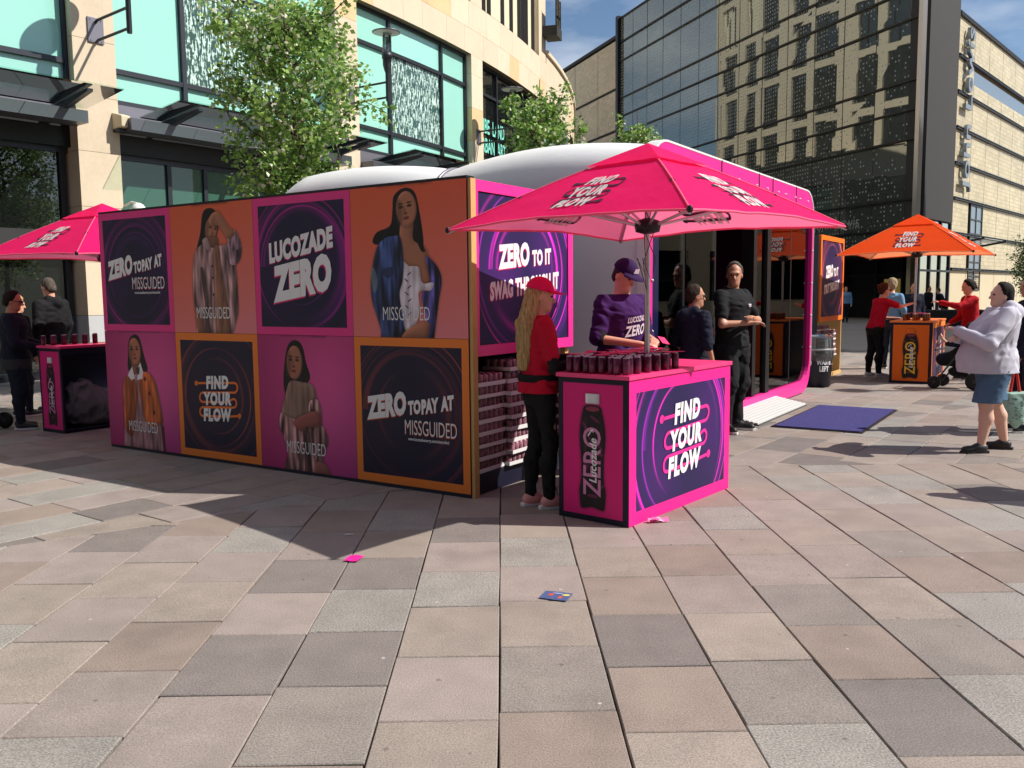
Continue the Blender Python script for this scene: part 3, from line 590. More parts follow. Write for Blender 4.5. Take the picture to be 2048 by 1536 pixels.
# ------------------------------------------------------------------ shared materials
def wmat(name, col, rough=.7, n1=(2., .06), n2=(40, .05), bump=None, rand=.05, spec=.3):
    """stone or cladding whose grain runs through world space, so neighbouring pieces differ"""
    m = mat(name, col, rough, spec=spec, noise=(n2[0], n2[1]), dirt=(n1[0], n1[1]), rand=rand, bump=bump)
    for n in m.node_tree.nodes:
        if n.type == 'TEX_COORD':
            g = m.node_tree.nodes.new('ShaderNodeNewGeometry')
            for l in list(m.node_tree.links):
                if l.from_node == n: m.node_tree.links.new(g.outputs['Position'], l.to_socket)
    return m
def slab_mat(name, c, sp, amt):
    m = mat(name, c, .72, spec=.3, noise=(sp, amt), bump=(sp, .10), dirt=(.9, .24), rand=.06); N, L = m.node_tree.nodes, m.node_tree.links; b = N['Principled BSDF']
    src = b.inputs['Base Color'].links[0].from_socket; t = [n for n in N if n.type == 'TEX_COORD'][0]
    q = N.new('ShaderNodeTexNoise'); q.inputs['Scale'].default_value = 4.5; q.inputs['Detail'].default_value = 5; L.new(t.outputs['Object'], q.inputs['Vector'])
    mr = N.new('ShaderNodeMapRange'); mr.inputs['To Min'].default_value = .78; mr.inputs['To Max'].default_value = 1.2; L.new(q.outputs['Fac'], mr.inputs['Value'])
    x = N.new('ShaderNodeMix'); x.data_type = 'RGBA'; x.blend_type = 'MULTIPLY'; x.inputs[0].default_value = 1; L.new(src, x.inputs[6]); L.new(mr.outputs[0], x.inputs[7])
    v = N.new('ShaderNodeTexVoronoi'); v.inputs['Scale'].default_value = 3.4; v.inputs['Randomness'].default_value = 1; L.new(t.outputs['Object'], v.inputs['Vector'])
    lt = N.new('ShaderNodeMath'); lt.operation = 'LESS_THAN'; lt.inputs[1].default_value = .034; L.new(v.outputs['Distance'], lt.inputs[0])   # trodden chewing gum
    y = N.new('ShaderNodeMix'); y.data_type = 'RGBA'; y.inputs[7].default_value = (.5, .48, .45, 1); d2 = N.new('ShaderNodeTexVoronoi'); d2.inputs['Scale'].default_value = 4.3; L.new(t.outputs['Object'], d2.inputs['Vector']); l2 = N.new('ShaderNodeMath'); l2.operation = 'LESS_THAN'; l2.inputs[1].default_value = .05; L.new(d2.outputs['Distance'], l2.inputs[0])
    k2 = N.new('ShaderNodeMath'); k2.operation = 'MULTIPLY'; k2.inputs[1].default_value = .45; L.new(l2.outputs[0], k2.inputs[0]); x2 = N.new('ShaderNodeMix'); x2.data_type = 'RGBA'; x2.inputs[7].default_value = (.05, .045, .04, 1); L.new(k2.outputs[0], x2.inputs[0]); L.new(x.outputs[2], x2.inputs[6]); x = x2
    f = N.new('ShaderNodeMath'); f.operation = 'MULTIPLY'; f.inputs[1].default_value = .8
    L.new(lt.outputs[0], f.inputs[0]); L.new(f.outputs[0], y.inputs[0]); L.new(x.outputs[2], y.inputs[6]); L.new(y.outputs[2], b.inputs['Base Color']); return m
STEEL = mat('dark_steel', hexc(62, 64, 70), .45, .6, noise=(8, .06)); BLACKM = mat('black_metal', (.012, .012, .013), .45, .3); ALU = mat('brushed_aluminium', (.55, .55, .56), .35, .9)
CHAR = mat('charcoal_cladding', hexc(45, 44, 44), .75, noise=(3, .08)); WHITE = mat('white_paint', (.78, .78, .77), .5); NAVYP = mat('navy_board', lin((.075, .07, .17)), .5, noise=(6, .1))
TIMBER = mat('raw_timber', hexc(205, 165, 105), .7, noise=(9, .12, (8, 8, 1)))
# ------------------------------------------------------------------ ground
def clip(poly, nx, ny, c):
    out = []
    for i in range(len(poly)):
        p, q = poly[i - 1], poly[i]; a, b = nx * p[0] + ny * p[1] - c, nx * q[0] + ny * q[1] - c
        if (a <= 0) != (b <= 0):
            t = a / (a - b); out.append((p[0] + (q[0] - p[0]) * t, p[1] + (q[1] - p[1]) * t))
        if b <= 0: out.append(q)
    return out
def area(p): return abs(sum(p[i - 1][0] * p[i][1] - p[i][0] * p[i - 1][1] for i in range(len(p)))) / 2
HALF = [(-.655, 1, 6.39 + .655 * 1.9), (0, 1, 7.86)]      # near paving lies below both lines, the turned paving beyond
slabs = []
def lay(az, ox, oy, w, lengths, keep, seed):
    r = random.Random(seed); a = R(az); e = (math.sin(a), math.cos(a)); n = (math.cos(a), -math.sin(a)); last = None
    for i in range(-90, 91):
        s = -45 - r.random() * .6
        while s < 45:
            L = r.choice(lengths); q = [(ox + n[0] * u + e[0] * v, oy + n[1] * u + e[1] * v) for u, v in ((i * w, s), (i * w + w, s), (i * w + w, s + L), (i * w, s + L))]
            s += L; cx, cy_ = sum(p[0] for p in q) / 4, sum(p[1] for p in q) / 4
            if not (-3.6 < cy_ < 23.6 and abs(cx) < min(17.6, .9 * max(cy_, 0) + 5)): continue
            q = [(a_ + r.uniform(-.0035, .0035), b_ + r.uniform(-.0035, .0035)) for a_, b_ in q]
            for pc in keep(q):
                if len(pc) > 2 and area(pc) > .004:
                    k = r.choices(range(6), (.25, .25, .12, .12, .16, .10))[0]
                    if k == last: k = (k + 1) % 6
                    last = k; slabs.append((pc, k, r.uniform(-.0015, .0015), r.uniform(-.0022, .0022), r.uniform(-.0022, .0022)))
def near(q):
    for h in HALF: q = clip(q, *h)
    return [q]
def beyond(q):
    a = clip(q, -HALF[0][0], -HALF[0][1], -HALF[0][2]); b = clip(clip(q, *HALF[0]), -HALF[1][0], -HALF[1][1], -HALF[1][2]); return [a, b]
lay(-.6, -.03, 0, .4525, (.56, .58, .6, .62), near, 3); lay(37, 0, 7, .45, (.55, .6, .75, .9), beyond, 5)
SLABM = [slab_mat('slab_beige', hexc(150, 138, 129), 150, .55), slab_mat('slab_pinkish', hexc(149, 137, 131), 150, .5), slab_mat('slab_pale_granite', hexc(146, 141, 135), 120, .7),
         slab_mat('slab_dark_granite', hexc(124, 116, 112), 140, .6), slab_mat('slab_brown', hexc(142, 128, 119), 150, .55), slab_mat('slab_grey', hexc(136, 128, 122), 130, .6)]
JOINT = mat('joint_grit', (.05, .044, .038), .95, noise=(60, .2))
plaza_far = mat('distant_paving', hexc(150, 140, 130), .75, noise=(1.4, .08), dirt=(.4, .15))
g = MB(); X0, X1, Y0, Y1 = -17.5, 17.5, -3.2, 23.2
g.quad((X0, Y0, -.03), (X1, Y0, -.03), (X1, Y1, -.03), (X0, Y1, -.03), 0)
for a, b, c, d in ((-400, 400, Y1, 900), (-400, 400, -200, Y0), (-400, X0, Y0, Y1), (X1, 400, Y0, Y1)):
    g.quad((a, c, -.002), (b, c, -.002), (b, d, -.002), (a, d, -.002), 1)
pavement = g.build('pavement', [JOINT, plaza_far], kind='structure')
def slab_geo(mb, pc, dz, tx, ty, m, w=.0036, bv=.004):
    cx, cy_ = sum(p[0] for p in pc) / len(pc), sum(p[1] for p in pc) / len(pc)
    if sum(pc[i - 1][0] * pc[i][1] - pc[i][0] * pc[i - 1][1] for i in range(len(pc))) < 0: pc = pc[::-1]
    def inset(d):
        q = pc; n = len(pc); out = []
        for i in range(n):
            p, a, b = np.array(pc[i]), np.array(pc[i - 1]), np.array(pc[(i + 1) % n]); u = p - a; v = b - p
            u = u / (np.hypot(*u) + 1e-9); v = v / (np.hypot(*v) + 1e-9); n1, n2 = np.array([-u[1], u[0]]), np.array([-v[1], v[0]]); s = n1 + n2; s = s / max(.5, (s @ n1)); out.append(p + s * d)
        return out
    z = lambda p: dz + tx * (p[0] - cx) + ty * (p[1] - cy_); a, b = inset(w), inset(w + bv); n = len(pc)
    V = [(p[0], p[1], -.03) for p in a] + [(p[0], p[1], z(p) - bv) for p in a] + [(p[0], p[1], z(p)) for p in b]
    F = [tuple(range(2 * n, 3 * n))] + [(k * n + i, k * n + (i + 1) % n, (k + 1) * n + (i + 1) % n, (k + 1) * n + i) for k in (0, 1) for i in range(n)]
    mb.add(V, F, m)
def shown(pc):
    q = [project((x, max(y, 2.2), 0)) for x, y in pc]; q = [(min(max(a, 0), 2048), min(max(b, 0), 1536)) for a, b in q]; return area(q)
slabs.sort(key=lambda s: -shown(s[0]))
rest = MB()
for i, (pc, k, dz, tx, ty) in enumerate(slabs):
    if i < 290:
        b = MB(); slab_geo(b, pc, dz, tx, ty, 0); b.build('paving_slab', SLABM[k], pavement)
    else: slab_geo(rest, pc, dz, tx, ty, k)
rest.build('paving_slab', SLABM, pavement, kind='stuff')
# ------------------------------------------------------------------ curved stone building on the left
CC = np.array([-53.9, 52.74]); RG, RS = 57.3, 57.55
STONE = wmat('sandstone', hexc(218, 201, 176), .8, (.9, .10), (14, .05), (55, .06), .045); STONE2 = wmat('sandstone_ochre', hexc(222, 190, 146), .8, (.9, .10), (14, .06), (55, .06), .05)
PLINTH = wmat('pale_plinth', hexc(185, 186, 188), .7); MORT = mat('stone_joint', hexc(120, 104, 84), .9)
AQUA = mat('aqua_glass_panel', hexc(160, 220, 206), .12, spec=.6, noise=(.5, .03), coat=.5); AQUA_D = glass_mat('green_shop_glass', (.06, .14, .12), .03, opaque=.75, dark=hexc(75, 118, 104)); DGLASS = glass_mat('dark_shop_glass', (.1, .11, .11), .10, opaque=.8)
CREAMB = mat('cream_blind', hexc(226, 214, 184), .6, noise=(3, .04)); FASC = mat('lilac_grey_metal', hexc(120, 118, 128), .4, .4, noise=(2, .05)); GUT = mat('grey_gutter', hexc(98, 100, 108), .4, .5)
CANG = glass_mat('canopy_glass', (.86, .94, .90), .0, ior=1.12); FRAME = mat('window_frame', hexc(58, 60, 68), .4, .5)
def bark():
    m = mat('bark_print', hexc(205, 232, 222), .3, coat=.4); N, L = m.node_tree.nodes, m.node_tree.links; b = N['Principled BSDF']; uv = N.new('ShaderNodeUVMap')
    mp = N.new('ShaderNodeMapping'); mp.inputs['Scale'].default_value = (1, .16, 1); L.new(uv.outputs[0], mp.inputs['Vector'])
    n1 = N.new('ShaderNodeTexNoise'); n1.inputs['Scale'].default_value = 22; n1.inputs['Detail'].default_value = 3; L.new(mp.outputs[0], n1.inputs['Vector'])
    n2 = N.new('ShaderNodeTexNoise'); n2.inputs['Scale'].default_value = 14; n2.inputs['Detail'].default_value = 6; L.new(uv.outputs[0], n2.inputs['Vector'])
    ad = N.new('ShaderNodeMath'); ad.operation = 'MULTIPLY_ADD'; ad.inputs[1].default_value = .45; L.new(n2.outputs['Fac'], ad.inputs[0]); L.new(n1.outputs['Fac'], ad.inputs[2])
    rp = N.new('ShaderNodeValToRGB'); e = rp.color_ramp.elements; e[0].position = .645; e[1].position = .73; e[0].color = (*hexc(205, 232, 222), 1); e[1].color = (*hexc(52, 84, 78), 1)
    L.new(ad.outputs[0], rp.inputs['Fac']); L.new(rp.outputs[0], b.inputs['Base Color']); return m
BARK = bark()
bldg = thing('stone_building', 'curved sandstone building with aqua glazed bays and glass canopies', 'building', (CC[0], CC[1], 0))
def cp(a, r, z): return (r * math.cos(R(a)), r * math.sin(R(a)), z)
def arcbox(mb, a0, a1, r0, r1, z0, z1, m=0, n=None):
    n = n or max(1, int(abs(a1 - a0) / 1.6) + 1); A = [a0 + (a1 - a0) * i / n for i in range(n + 1)]; V = []
    for a in A: V += [cp(a, r0, z0), cp(a, r1, z0), cp(a, r1, z1), cp(a, r0, z1)]
    F, uv = [], []; q0 = [(0, 0)] * 4
    for i in range(n):
        o = 4 * i; u0, u1 = A[i] * R(r1), A[i + 1] * R(r1)
        F += [(o + 1, o + 5, o + 6, o + 2), (o + 2, o + 6, o + 7, o + 3), (o + 4, o, o + 3, o + 7), (o, o + 4, o + 5, o + 1)]; uv += [[(u0, z0), (u1, z0), (u1, z1), (u0, z1)], q0, q0, q0]
    F += [(0, 1, 2, 3), (4 * n + 3, 4 * n + 2, 4 * n + 1, 4 * n)]; uv += [q0, q0]; mb.add(V, F, m, uv)
def PA(k): return -37.36 + 7.02 * k
HW = .43
core = MB(); arcbox(core, -64, 64, RG - 3, RG - .42, 0, 9.4, 0, 60); core.build('inner_wall', BLACKM, bldg)
blk = {}
def block(w, h, m, depth=.3):
    k = (round(w, 3), round(h, 3), m.name, depth)
    if k not in blk:
        b = MB(); d = .25 / RS * 1.0; dw = w / 2 - .23 / RS; arcbox(b, -dw, dw, RS - depth, RS, .004, h - .004, 0, max(1, int(w))); blk[k] = b.mesh('stone_block', m)
    return blk[k]
def put_block(a, w, z, h, m, depth=.3):
    o = link('stone_block', block(w, h, m, depth), bldg); o.location = (0, 0, z); o.rotation_euler = (0, 0, R(a)); return o
courses = [0, 1.24, 2.3, 3.39, 4.47, 5.55, 6.63, 7.71, 8.79, 9.4]
back = MB()
for k in range(-3, 14):
    a = PA(k); arcbox(back, a - HW + .02, a + HW - .02, RG - .4, RS - .012, 0, 9.4)
    if -1 <= k <= 4:
        for z0, z1 in zip(courses, courses[1:]): put_block(a, 2 * HW, z0, z1 - z0, PLINTH if z1 < 1.3 else (STONE2 if (k * 7 + int(z0 * 3)) % 11 == 0 else STONE), .62)
arcbox(back, -60, -15.6, RS - .5, RS - .012, 9.4, 11.05); arcbox(back, -15.6, 15, RS - .5, RS - .012, 9.4, 11.4); arcbox(back, 15, 60, RS - .5, RS - .012, 9.4, 11.4)
back.build('wall_backing', MORT, bldg)
rr_ = random.Random(4); a = -41.0
while a < -3.6:
    w = rr_.choice((1.0, 1.2, 1.4)); hi = 11.05 if a < -15.8 else 11.4
    for z0, z1 in ((9.4, 10.2), (10.2, hi)):
        put_block(a + w / 2 + (.3 if z0 > 10 else 0), w, z0, z1 - z0, STONE2 if rr_.random() < .14 else STONE)
    a += w
far_wall = MB()
for k in range(5, 14): arcbox(far_wall, PA(k) - HW, PA(k) + HW, RG - .4, RS, 0, 9.4)
for k in (-3, -2): arcbox(far_wall, PA(k) - HW, PA(k) + HW, RG - .4, RS, 0, 9.4)
arcbox(far_wall, -3.4, 60, RS - .4, RS, 9.4, 11.4); arcbox(far_wall, -60, -41.2, RS - .4, RS, 9.4, 11.05)
co = MB(); arcbox(co, -15.6, 60, RS - 6, RS + .1, 11.4, 11.55); co.build('parapet_coping', STONE, bldg)
def upper(a0, a1, z0, z1, sto, wins, RS=RS):
    n = int((z1 - z0) / sto)
    for i in range(n):
        zb = z0 + i * sto
        arcbox(far_wall, a0, a1, RS - .4, RS, zb + sto - .55, zb + sto); 
        x = a0
        for k in range(20):
            p = PA(k - 4)
            if p + HW < a0 or p - HW > a1: continue
            arcbox(far_wall, max(a0, p - HW), min(a1, p + HW), RS - .4, RS, zb, zb + sto - .55, 0, 1)
            for (f0, f1) in wins:
                b0, b1 = p + HW + f0 * 6.16, p + HW + f1 * 6.16
                if b0 > a0 and b1 < a1: arcbox(far_wall, b0, b1, RS - .4, RS, zb, zb + sto - .55, 0, 1)
upper(-60, -15.6, 11.05, 21.0, 3.3, ()); upper(-14, 27, 11.5, 34, 4.1, ((.30, .62),), RS - 4.6)
arcbox(far_wall, -60, -15.6, RS - 9, RS - .4, 20.9, 21.2); arcbox(far_wall, -14, 27, RS - 12, RS - 5, 33.8, 34.2); arcbox(far_wall, 26.6, 27, RS - 12, RS - 4.6, 11.5, 34, 0, 1)
arcbox(far_wall, -16.1, -15.6, RS - 9, RS, 11.05, 21.0, 0, 1)
far_wall.build('stone_wall', STONE, bldg)
def pane(w, a0, a1, r, z0, z1, m): b = MB(); arcbox(b, a0, a1, r - .03, r, z0, z1); return b.build('pane', m, w)
for k in range(-2, 13):     # glazed bays between the piers
    a0, a1 = PA(k) + HW, PA(k + 1) - HW; vis = -1 <= k <= 3; dark = k == 2 or k > 4; f = MB(); FR = [a0, a0 + .275 * (a1 - a0), a0 + .735 * (a1 - a0), a1]; ZT = [5.55, 6.18, 8.43, 9.4]
    for i, q in enumerate(FR):
        e = .05 if i in (1, 2) else .07; arcbox(f, q - e + (.07 if i == 0 else 0), q + e - (.07 if i == 3 else 0), RG - .1, RG + .06, 5.5, 9.4, 0, 1)
    for z in ZT: arcbox(f, a0 + .08, a1 - .08, RG - .1, RG + .05, z - (.05 if z < 9 else .1), z + (.05 if z < 9 else 0))
    w = f.build('window', FRAME, bldg)
    if vis or k in (-2, 4):
        for i in range(3):
            for j in range(3): pane(w, FR[i] + .04, FR[i + 1] - .04, RG - .03, ZT[j] + .04, ZT[j + 1] - .04, DGLASS if dark else (BARK if (i == 1 and j == 1 and k != -1) else AQUA))
    else: pane(w, a0 + .04, a1 - .04, RG - .03, 5.58, 9.36, DGLASS if k % 2 else AQUA)
    if k == 2:
        t_ = MB(); rr0 = RG + .012
        for (txt, z, h) in (('VIBE  LAND', 7.15, .5), ('URBAN  ART', 6.5, .5)):
            V, F = text2d(txt, h=h, xs=.62, bold=.02); t_.add([cp(a0 + 1.35 + x, rr0, z + y) for x, y in V], F)
        t_.build('lettering', mat('aqua_vinyl', hexc(130, 220, 200), .5), w)
    s = MB()        # shopfront below
    arcbox(s, a0, a1, RG - .12, RG + .1, 5.17, 5.5, 1); arcbox(s, a0, a1, RG - .3, RG - .05, 4.55, 5.17, 2)
    fr = [a0, a0 + .22 * (a1 - a0), a0 + .37 * (a1 - a0), a0 + .66 * (a1 - a0), a1] if k != -1 else [a0, a1 - 2.9, a1 - 1.62, a1 - .13]
    for q in fr: arcbox(s, q - .05, q + .05, RG - .32, RG - .18, 0, 4.6, 0, 1)
    arcbox(s, a0, a1, RG - .32, RG - .18, 4.45, 4.6, 0); arcbox(s, a0, a1, RG - .32, RG - .16, 0, .15, 0)
    if k != 0: arcbox(s, a0, a1, RG - .34, RG - .1, 2.35, 2.92, 3)
    sh = s.build('shopfront', [FRAME, FASC, BLACKM, CHAR], bldg)
    for q0, q1 in zip(fr, fr[1:]):
        if k == 0: pane(sh, q0 + .05, q1 - .05, RG - .24, .15, 4.46, AQUA_D)
        elif vis or k == -2:
            pane(sh, q0 + .05, q1 - .05, RG - .24, .15, 2.36, DGLASS); pane(sh, q0 + .05, q1 - .05, RG - .24, 2.9, 4.46, DGLASS)
    if not (vis or k == -2): pane(sh, a0, a1, RG - .24, .15, 4.46, DGLASS)
    if k == -1:
        t_ = MB(); V, F = text2d('JOY', h=.25, xs=.85, bold=.04); t_.add([cp(-38.36 + x * .99, RG - .09, 2.55 + y) for x, y in V], F); t_.build('sign_lettering', mat('yellow_sign', hexc(235, 200, 20), .5), sh)
    if k <= 5:      # glass canopy on brackets, with its gutter
        b0, b1 = a0 + .42, a1 - .28 + .45; c = MB(); arcbox(c, b0 - .4, b1 - .15, RS - .1, RS + .42, 4.93, 5.16, 0)
        for q in [b0 + .55 + (b1 - b0 - 1.1) * i / 2 for i in range(3)]:
            c.hexa([cp(q - .05, RS - .1, 5.05), cp(q + .05, RS - .1, 5.05), cp(q + .05, RS + 1.35, 5.32), cp(q - .05, RS + 1.35, 5.32), cp(q - .05, RS - .1, 5.24), cp(q + .05, RS - .1, 5.24), cp(q + .05, RS + 1.35, 5.37), cp(q - .05, RS + 1.35, 5.37)], 1)
        cn = c.build('canopy', [GUT, FRAME], bldg); gq = MB(); n = 5
        for i in range(n):
            q0, q1 = b0 + (b1 - b0) * i / n, b0 + (b1 - b0) * (i + 1) / n
            gq.hexa([cp(q0, RS + .05, 5.26), cp(q1, RS + .05, 5.26), cp(q1, RS + 1.5, 5.42), cp(q0, RS + 1.5, 5.42), cp(q0, RS + .05, 5.285), cp(q1, RS + .05, 5.285), cp(q1, RS + 1.5, 5.445), cp(q0, RS + 1.5, 5.445)])
        gq.build('canopy_glass', CANG, cn)
RS0 = RS
for k in range(-4, 13):     # upper storeys: cream panels behind dark mullions
    for blkA, (lo, hi, zb, n, st) in enumerate(((-60, -15.6, 11.05, 3, 3.3), (-14, 27, 11.5, 5, 4.1))):
        RS = 57.55 - 4.6 * blkA
        a0, a1 = PA(k) + HW, PA(k + 1) - HW
        if a0 < lo or a0 > hi: continue
        a1 = min(a1, hi)
        if not blkA: a1 = min(a1, hi - .55)
        for i in range(n):
            z0, z1 = zb + i * st, zb + (i + 1) * st - .55; f = MB(); c = a0 + .1; r2 = random.Random(k * 9 + i)
            arcbox(f, a0, a1, RS - .3, RS - .08, z0, z0 + .07)
            q = a0
            while q < a1: arcbox(f, q, q + .05, RS - .28, RS - .08, z0, z1, 0, 1); q += r2.choice((.45, .9, 1.25) if not blkA else (1.1, 1.4))
            w = f.build('window', FRAME, bldg); pane(w, a0, a1, RS - .2, z0 + .07, z1, DGLASS if blkA and r2.random() < .8 else CREAMB)
RS = RS0
bal = MB(); arcbox(bal, -16.2, -15.3, RS + .02, RS + .62, 11.95, 12.35, 0, 2)
for q in (-16.15, -15.75, -15.36): arcbox(bal, q, q + .04, RS + .54, RS + .59, 12.35, 13.5, 0, 1)
bo = bal.build('balcony', CHAR, bldg); bg_ = MB(); arcbox(bg_, -16.15, -15.34, RS + .56, RS + .58, 12.4, 13.45, 0, 2); bg_.build('balustrade_glass', glass_mat('blue_balustrade', (.5, .62, .7), .12), bo)
# ------------------------------------------------------------------ department store: glass front, dark blade, tiled wall
K = np.array([1.52, 3.32]) * 13; GA, RA = R(-19.0), R(41.6)
eg, er = np.array([math.sin(GA), math.cos(GA)]), np.array([math.sin(RA), math.cos(RA)]); ng, nr = np.array([-eg[1], eg[0]]), np.array([er[1], -er[0]])
def GP(s, z, d=0.): q = eg * s + ng * d; return (q[0], q[1], z)
def RP(t, z, d=0.): q = er * t + nr * d; return (q[0], q[1], z)
def front_glass():
    m = bpy.data.materials.new('fritted_mirror_glass'); m.use_nodes = True; N, L = m.node_tree.nodes, m.node_tree.links; N.clear()
    out = N.new('ShaderNodeOutputMaterial'); df = N.new('ShaderNodeBsdfDiffuse'); df.inputs['Color'].default_value = (.080, .090, .082, 1); gl = N.new('ShaderNodeBsdfGlossy'); gl.inputs['Color'].default_value = (.70, .76, .72, 1); gl.inputs['Roughness'].default_value = .0
    m1 = N.new('ShaderNodeMixShader'); m1.inputs[0].default_value = .30; L.new(df.outputs[0], m1.inputs[1]); L.new(gl.outputs[0], m1.inputs[2])
    uv = N.new('ShaderNodeUVMap'); sc = N.new('ShaderNodeVectorMath'); sc.operation = 'SCALE'; sc.inputs[3].default_value = 4.4; L.new(uv.outputs[0], sc.inputs[0])
    fl = N.new('ShaderNodeVectorMath'); fl.operation = 'FLOOR'; L.new(sc.outputs[0], fl.inputs[0]); fr = N.new('ShaderNodeVectorMath'); fr.operation = 'FRACTION'; L.new(sc.outputs[0], fr.inputs[0])
    wn_ = N.new('ShaderNodeTexWhiteNoise'); wn_.noise_dimensions = '3D'; L.new(fl.outputs[0], wn_.inputs['Vector'])
    sx = N.new('ShaderNodeSeparateXYZ'); L.new(uv.outputs[0], sx.inputs[0]); mr = N.new('ShaderNodeMapRange'); mr.inputs['From Min'].default_value = 0; mr.inputs['From Max'].default_value = 17; mr.inputs['To Min'].default_value = .10; mr.inputs['To Max'].default_value = 1.15; L.new(sx.outputs[0], mr.inputs['Value'])
    lt = N.new('ShaderNodeMath'); lt.operation = 'LESS_THAN'; L.new(wn_.outputs['Value'], lt.inputs[0]); L.new(mr.outputs[0], lt.inputs[1])
    sb = N.new('ShaderNodeVectorMath'); sb.operation = 'SUBTRACT'; sb.inputs[1].default_value = (.5, .5, 0); L.new(fr.outputs[0], sb.inputs[0]); ab = N.new('ShaderNodeVectorMath'); ab.operation = 'ABSOLUTE'; L.new(sb.outputs[0], ab.inputs[0])
    s2 = N.new('ShaderNodeSeparateXYZ'); L.new(ab.outputs[0], s2.inputs[0]); mx_ = N.new('ShaderNodeMath'); mx_.operation = 'MAXIMUM'; L.new(s2.outputs[0], mx_.inputs[0]); L.new(s2.outputs[1], mx_.inputs[1])
    l2 = N.new('ShaderNodeMath'); l2.operation = 'LESS_THAN'; l2.inputs[1].default_value = .17; L.new(mx_.outputs[0], l2.inputs[0]); mu = N.new('ShaderNodeMath'); mu.operation = 'MULTIPLY'; L.new(lt.outputs[0], mu.inputs[0]); L.new(l2.outputs[0], mu.inputs[1])
    wd = N.new('ShaderNodeBsdfDiffuse'); wd.inputs['Color'].default_value = (.42, .46, .44, 1); m2 = N.new('ShaderNodeMixShader'); L.new(mu.outputs[0], m2.inputs[0]); L.new(m1.outputs[0], m2.inputs[1]); L.new(wd.outputs[0], m2.inputs[2]); L.new(m2.outputs[0], out.inputs[0]); return m
FG = front_glass()
def tiles(name, c, lo, hi):
    m = mat(name, c, .45, spec=.4); N, L = m.node_tree.nodes, m.node_tree.links; b = N['Principled BSDF']; uv = N.new('ShaderNodeUVMap')
    t = N.new('ShaderNodeTexBrick'); t.inputs['Scale'].default_value = 1; t.inputs['Brick Width'].default_value = .46; t.inputs['Row Height'].default_value = .23; t.inputs['Mortar Size'].default_value = .012; t.inputs['Bias'].default_value = 0
    t.inputs['Color1'].default_value = (*[q * lo for q in c], 1); t.inputs['Color2'].default_value = (*[min(.9, q * hi) for q in c], 1); t.inputs['Mortar'].default_value = (*[q * .6 for q in c], 1)
    L.new(uv.outputs[0], t.inputs['Vector']); n = N.new('ShaderNodeTexNoise'); n.inputs['Scale'].default_value = .35; n.inputs['Detail'].default_value = 6; L.new(uv.outputs[0], n.inputs['Vector'])
    mr = N.new('ShaderNodeMapRange'); mr.inputs['To Min'].default_value = .8; mr.inputs['To Max'].default_value = 1.2; L.new(n.outputs['Fac'], mr.inputs['Value']); x = N.new('ShaderNodeMix'); x.data_type = 'RGBA'; x.blend_type = 'MULTIPLY'; x.inputs[0].default_value = 1
    L.new(t.outputs['Color'], x.inputs[6]); L.new(mr.outputs[0], x.inputs[7]); L.new(x.outputs[2], b.inputs['Base Color']); bp = N.new('ShaderNodeBump'); bp.inputs['Strength'].default_value = .5; bp.inputs['Distance'].default_value = .03; L.new(t.outputs['Fac'], bp.inputs['Height']); bp.invert = True; L.new(bp.outputs[0], b.inputs['Normal']); return m
CREAM = tiles('cream_tiles', hexc(205, 192, 160), .86, 1.08); CREAM_P = mat('plain_cream_panel', hexc(205, 192, 162), .6, noise=(1, .05))
store = thing('department_store', 'dark mirror glass and cream tiled department store at the far end', 'building', (K[0], K[1], 0))
SX = [.3, .75, 3.08, 5.5, 7.92, 10.39, 12.86, 15.4, 17.85, 20.3, 22.8, 25.4, 27.9, 30.3, 32.5]; SZ = [3.4, 4.58, 6.02, 8.9, 10.3, 11.7, 14.6, 16.0, 17.45, 20.4, 21.9, 23.8]
fr = MB(); r3 = random.Random(2)
for i, (s0, s1) in enumerate(zip(SX, SX[1:])):
    for z0, z1 in zip(SZ, SZ[1:]):
        b = MB(); e = [r3.uniform(-.006, .006) for _ in range(4)]
        if i == 0: b.box(s0, s1 - .01, 0, .03, z0 + .02, z1 - .02, 0, T=lambda a, d, z: GP(a, z, d)); b.build('glass_pane', CHAR, store); continue
        b.quad(GP(s1 - .02, z0 + .02, .02 + e[0]), GP(s0 + .02, z0 + .02, .02 + e[1]), GP(s0 + .02, z1 - .02, .02 + e[2]), GP(s1 - .02, z1 - .02, .02 + e[3]), 0, uv=((s1, z0), (s0, z0), (s0, z1), (s1, z1))); b.build('glass_pane', FG, store)
for s in SX: fr.box(s - .018, s + .018, -.05, .03, 3.4, 23.8, 0, T=lambda a, d, z: GP(a, z, d))
for z in SZ: fr.box(.15, 32.5, -.1, .14, z - .045, z + .045, 0, T=lambda a, d, z_: GP(a, z_, d))
fr.box(32.5, 32.9, -.4, .3, 0, 24.0, 0, T=lambda a, d, z: GP(a, z, d)); fr.build('facade_frame', BLACKM, store)
v = MB(); v.prism([GP(.5, 0, -.12)[:2], GP(6.5, 0, -5.5)[:2], GP(32.6, 0, -5.5)[:2], GP(32.6, 0, -.12)[:2]], 3.4, 23.6); v.build('building_core', BLACKM, store)
mp_ = MB(); mp_.box(-.12, .14, -.1, .16, 3.3, 25, 0, T=lambda a, d, z: GP(a, z, d)); mp_.build('edge_post', ALU, store)
fin = MB(); fin.box(.4, 5.3, -.2, .2, 5.1, 26, 0, T=lambda a, d, z: RP(a, z, d)); fin.build('dark_blade_wall', CHAR, store)
TX = [5.9 + 3.13 * i for i in range(14)]; TZ = [0, 2.62, 4.55, 6.4, 8.25, 10.1, 11.95, 13.8, 15.9]
bk = MB(); bk.box(5.75, 46, -.5, -.08, 0, 15.8, 0, T=lambda a, d, z: RP(a, z, d)); bk.box(5.75, 46, -.4, .12, 15.92, 16.1, 1, T=lambda a, d, z: RP(a, z, d)); bk.build('wall_backing', [MORT, CHAR], store)
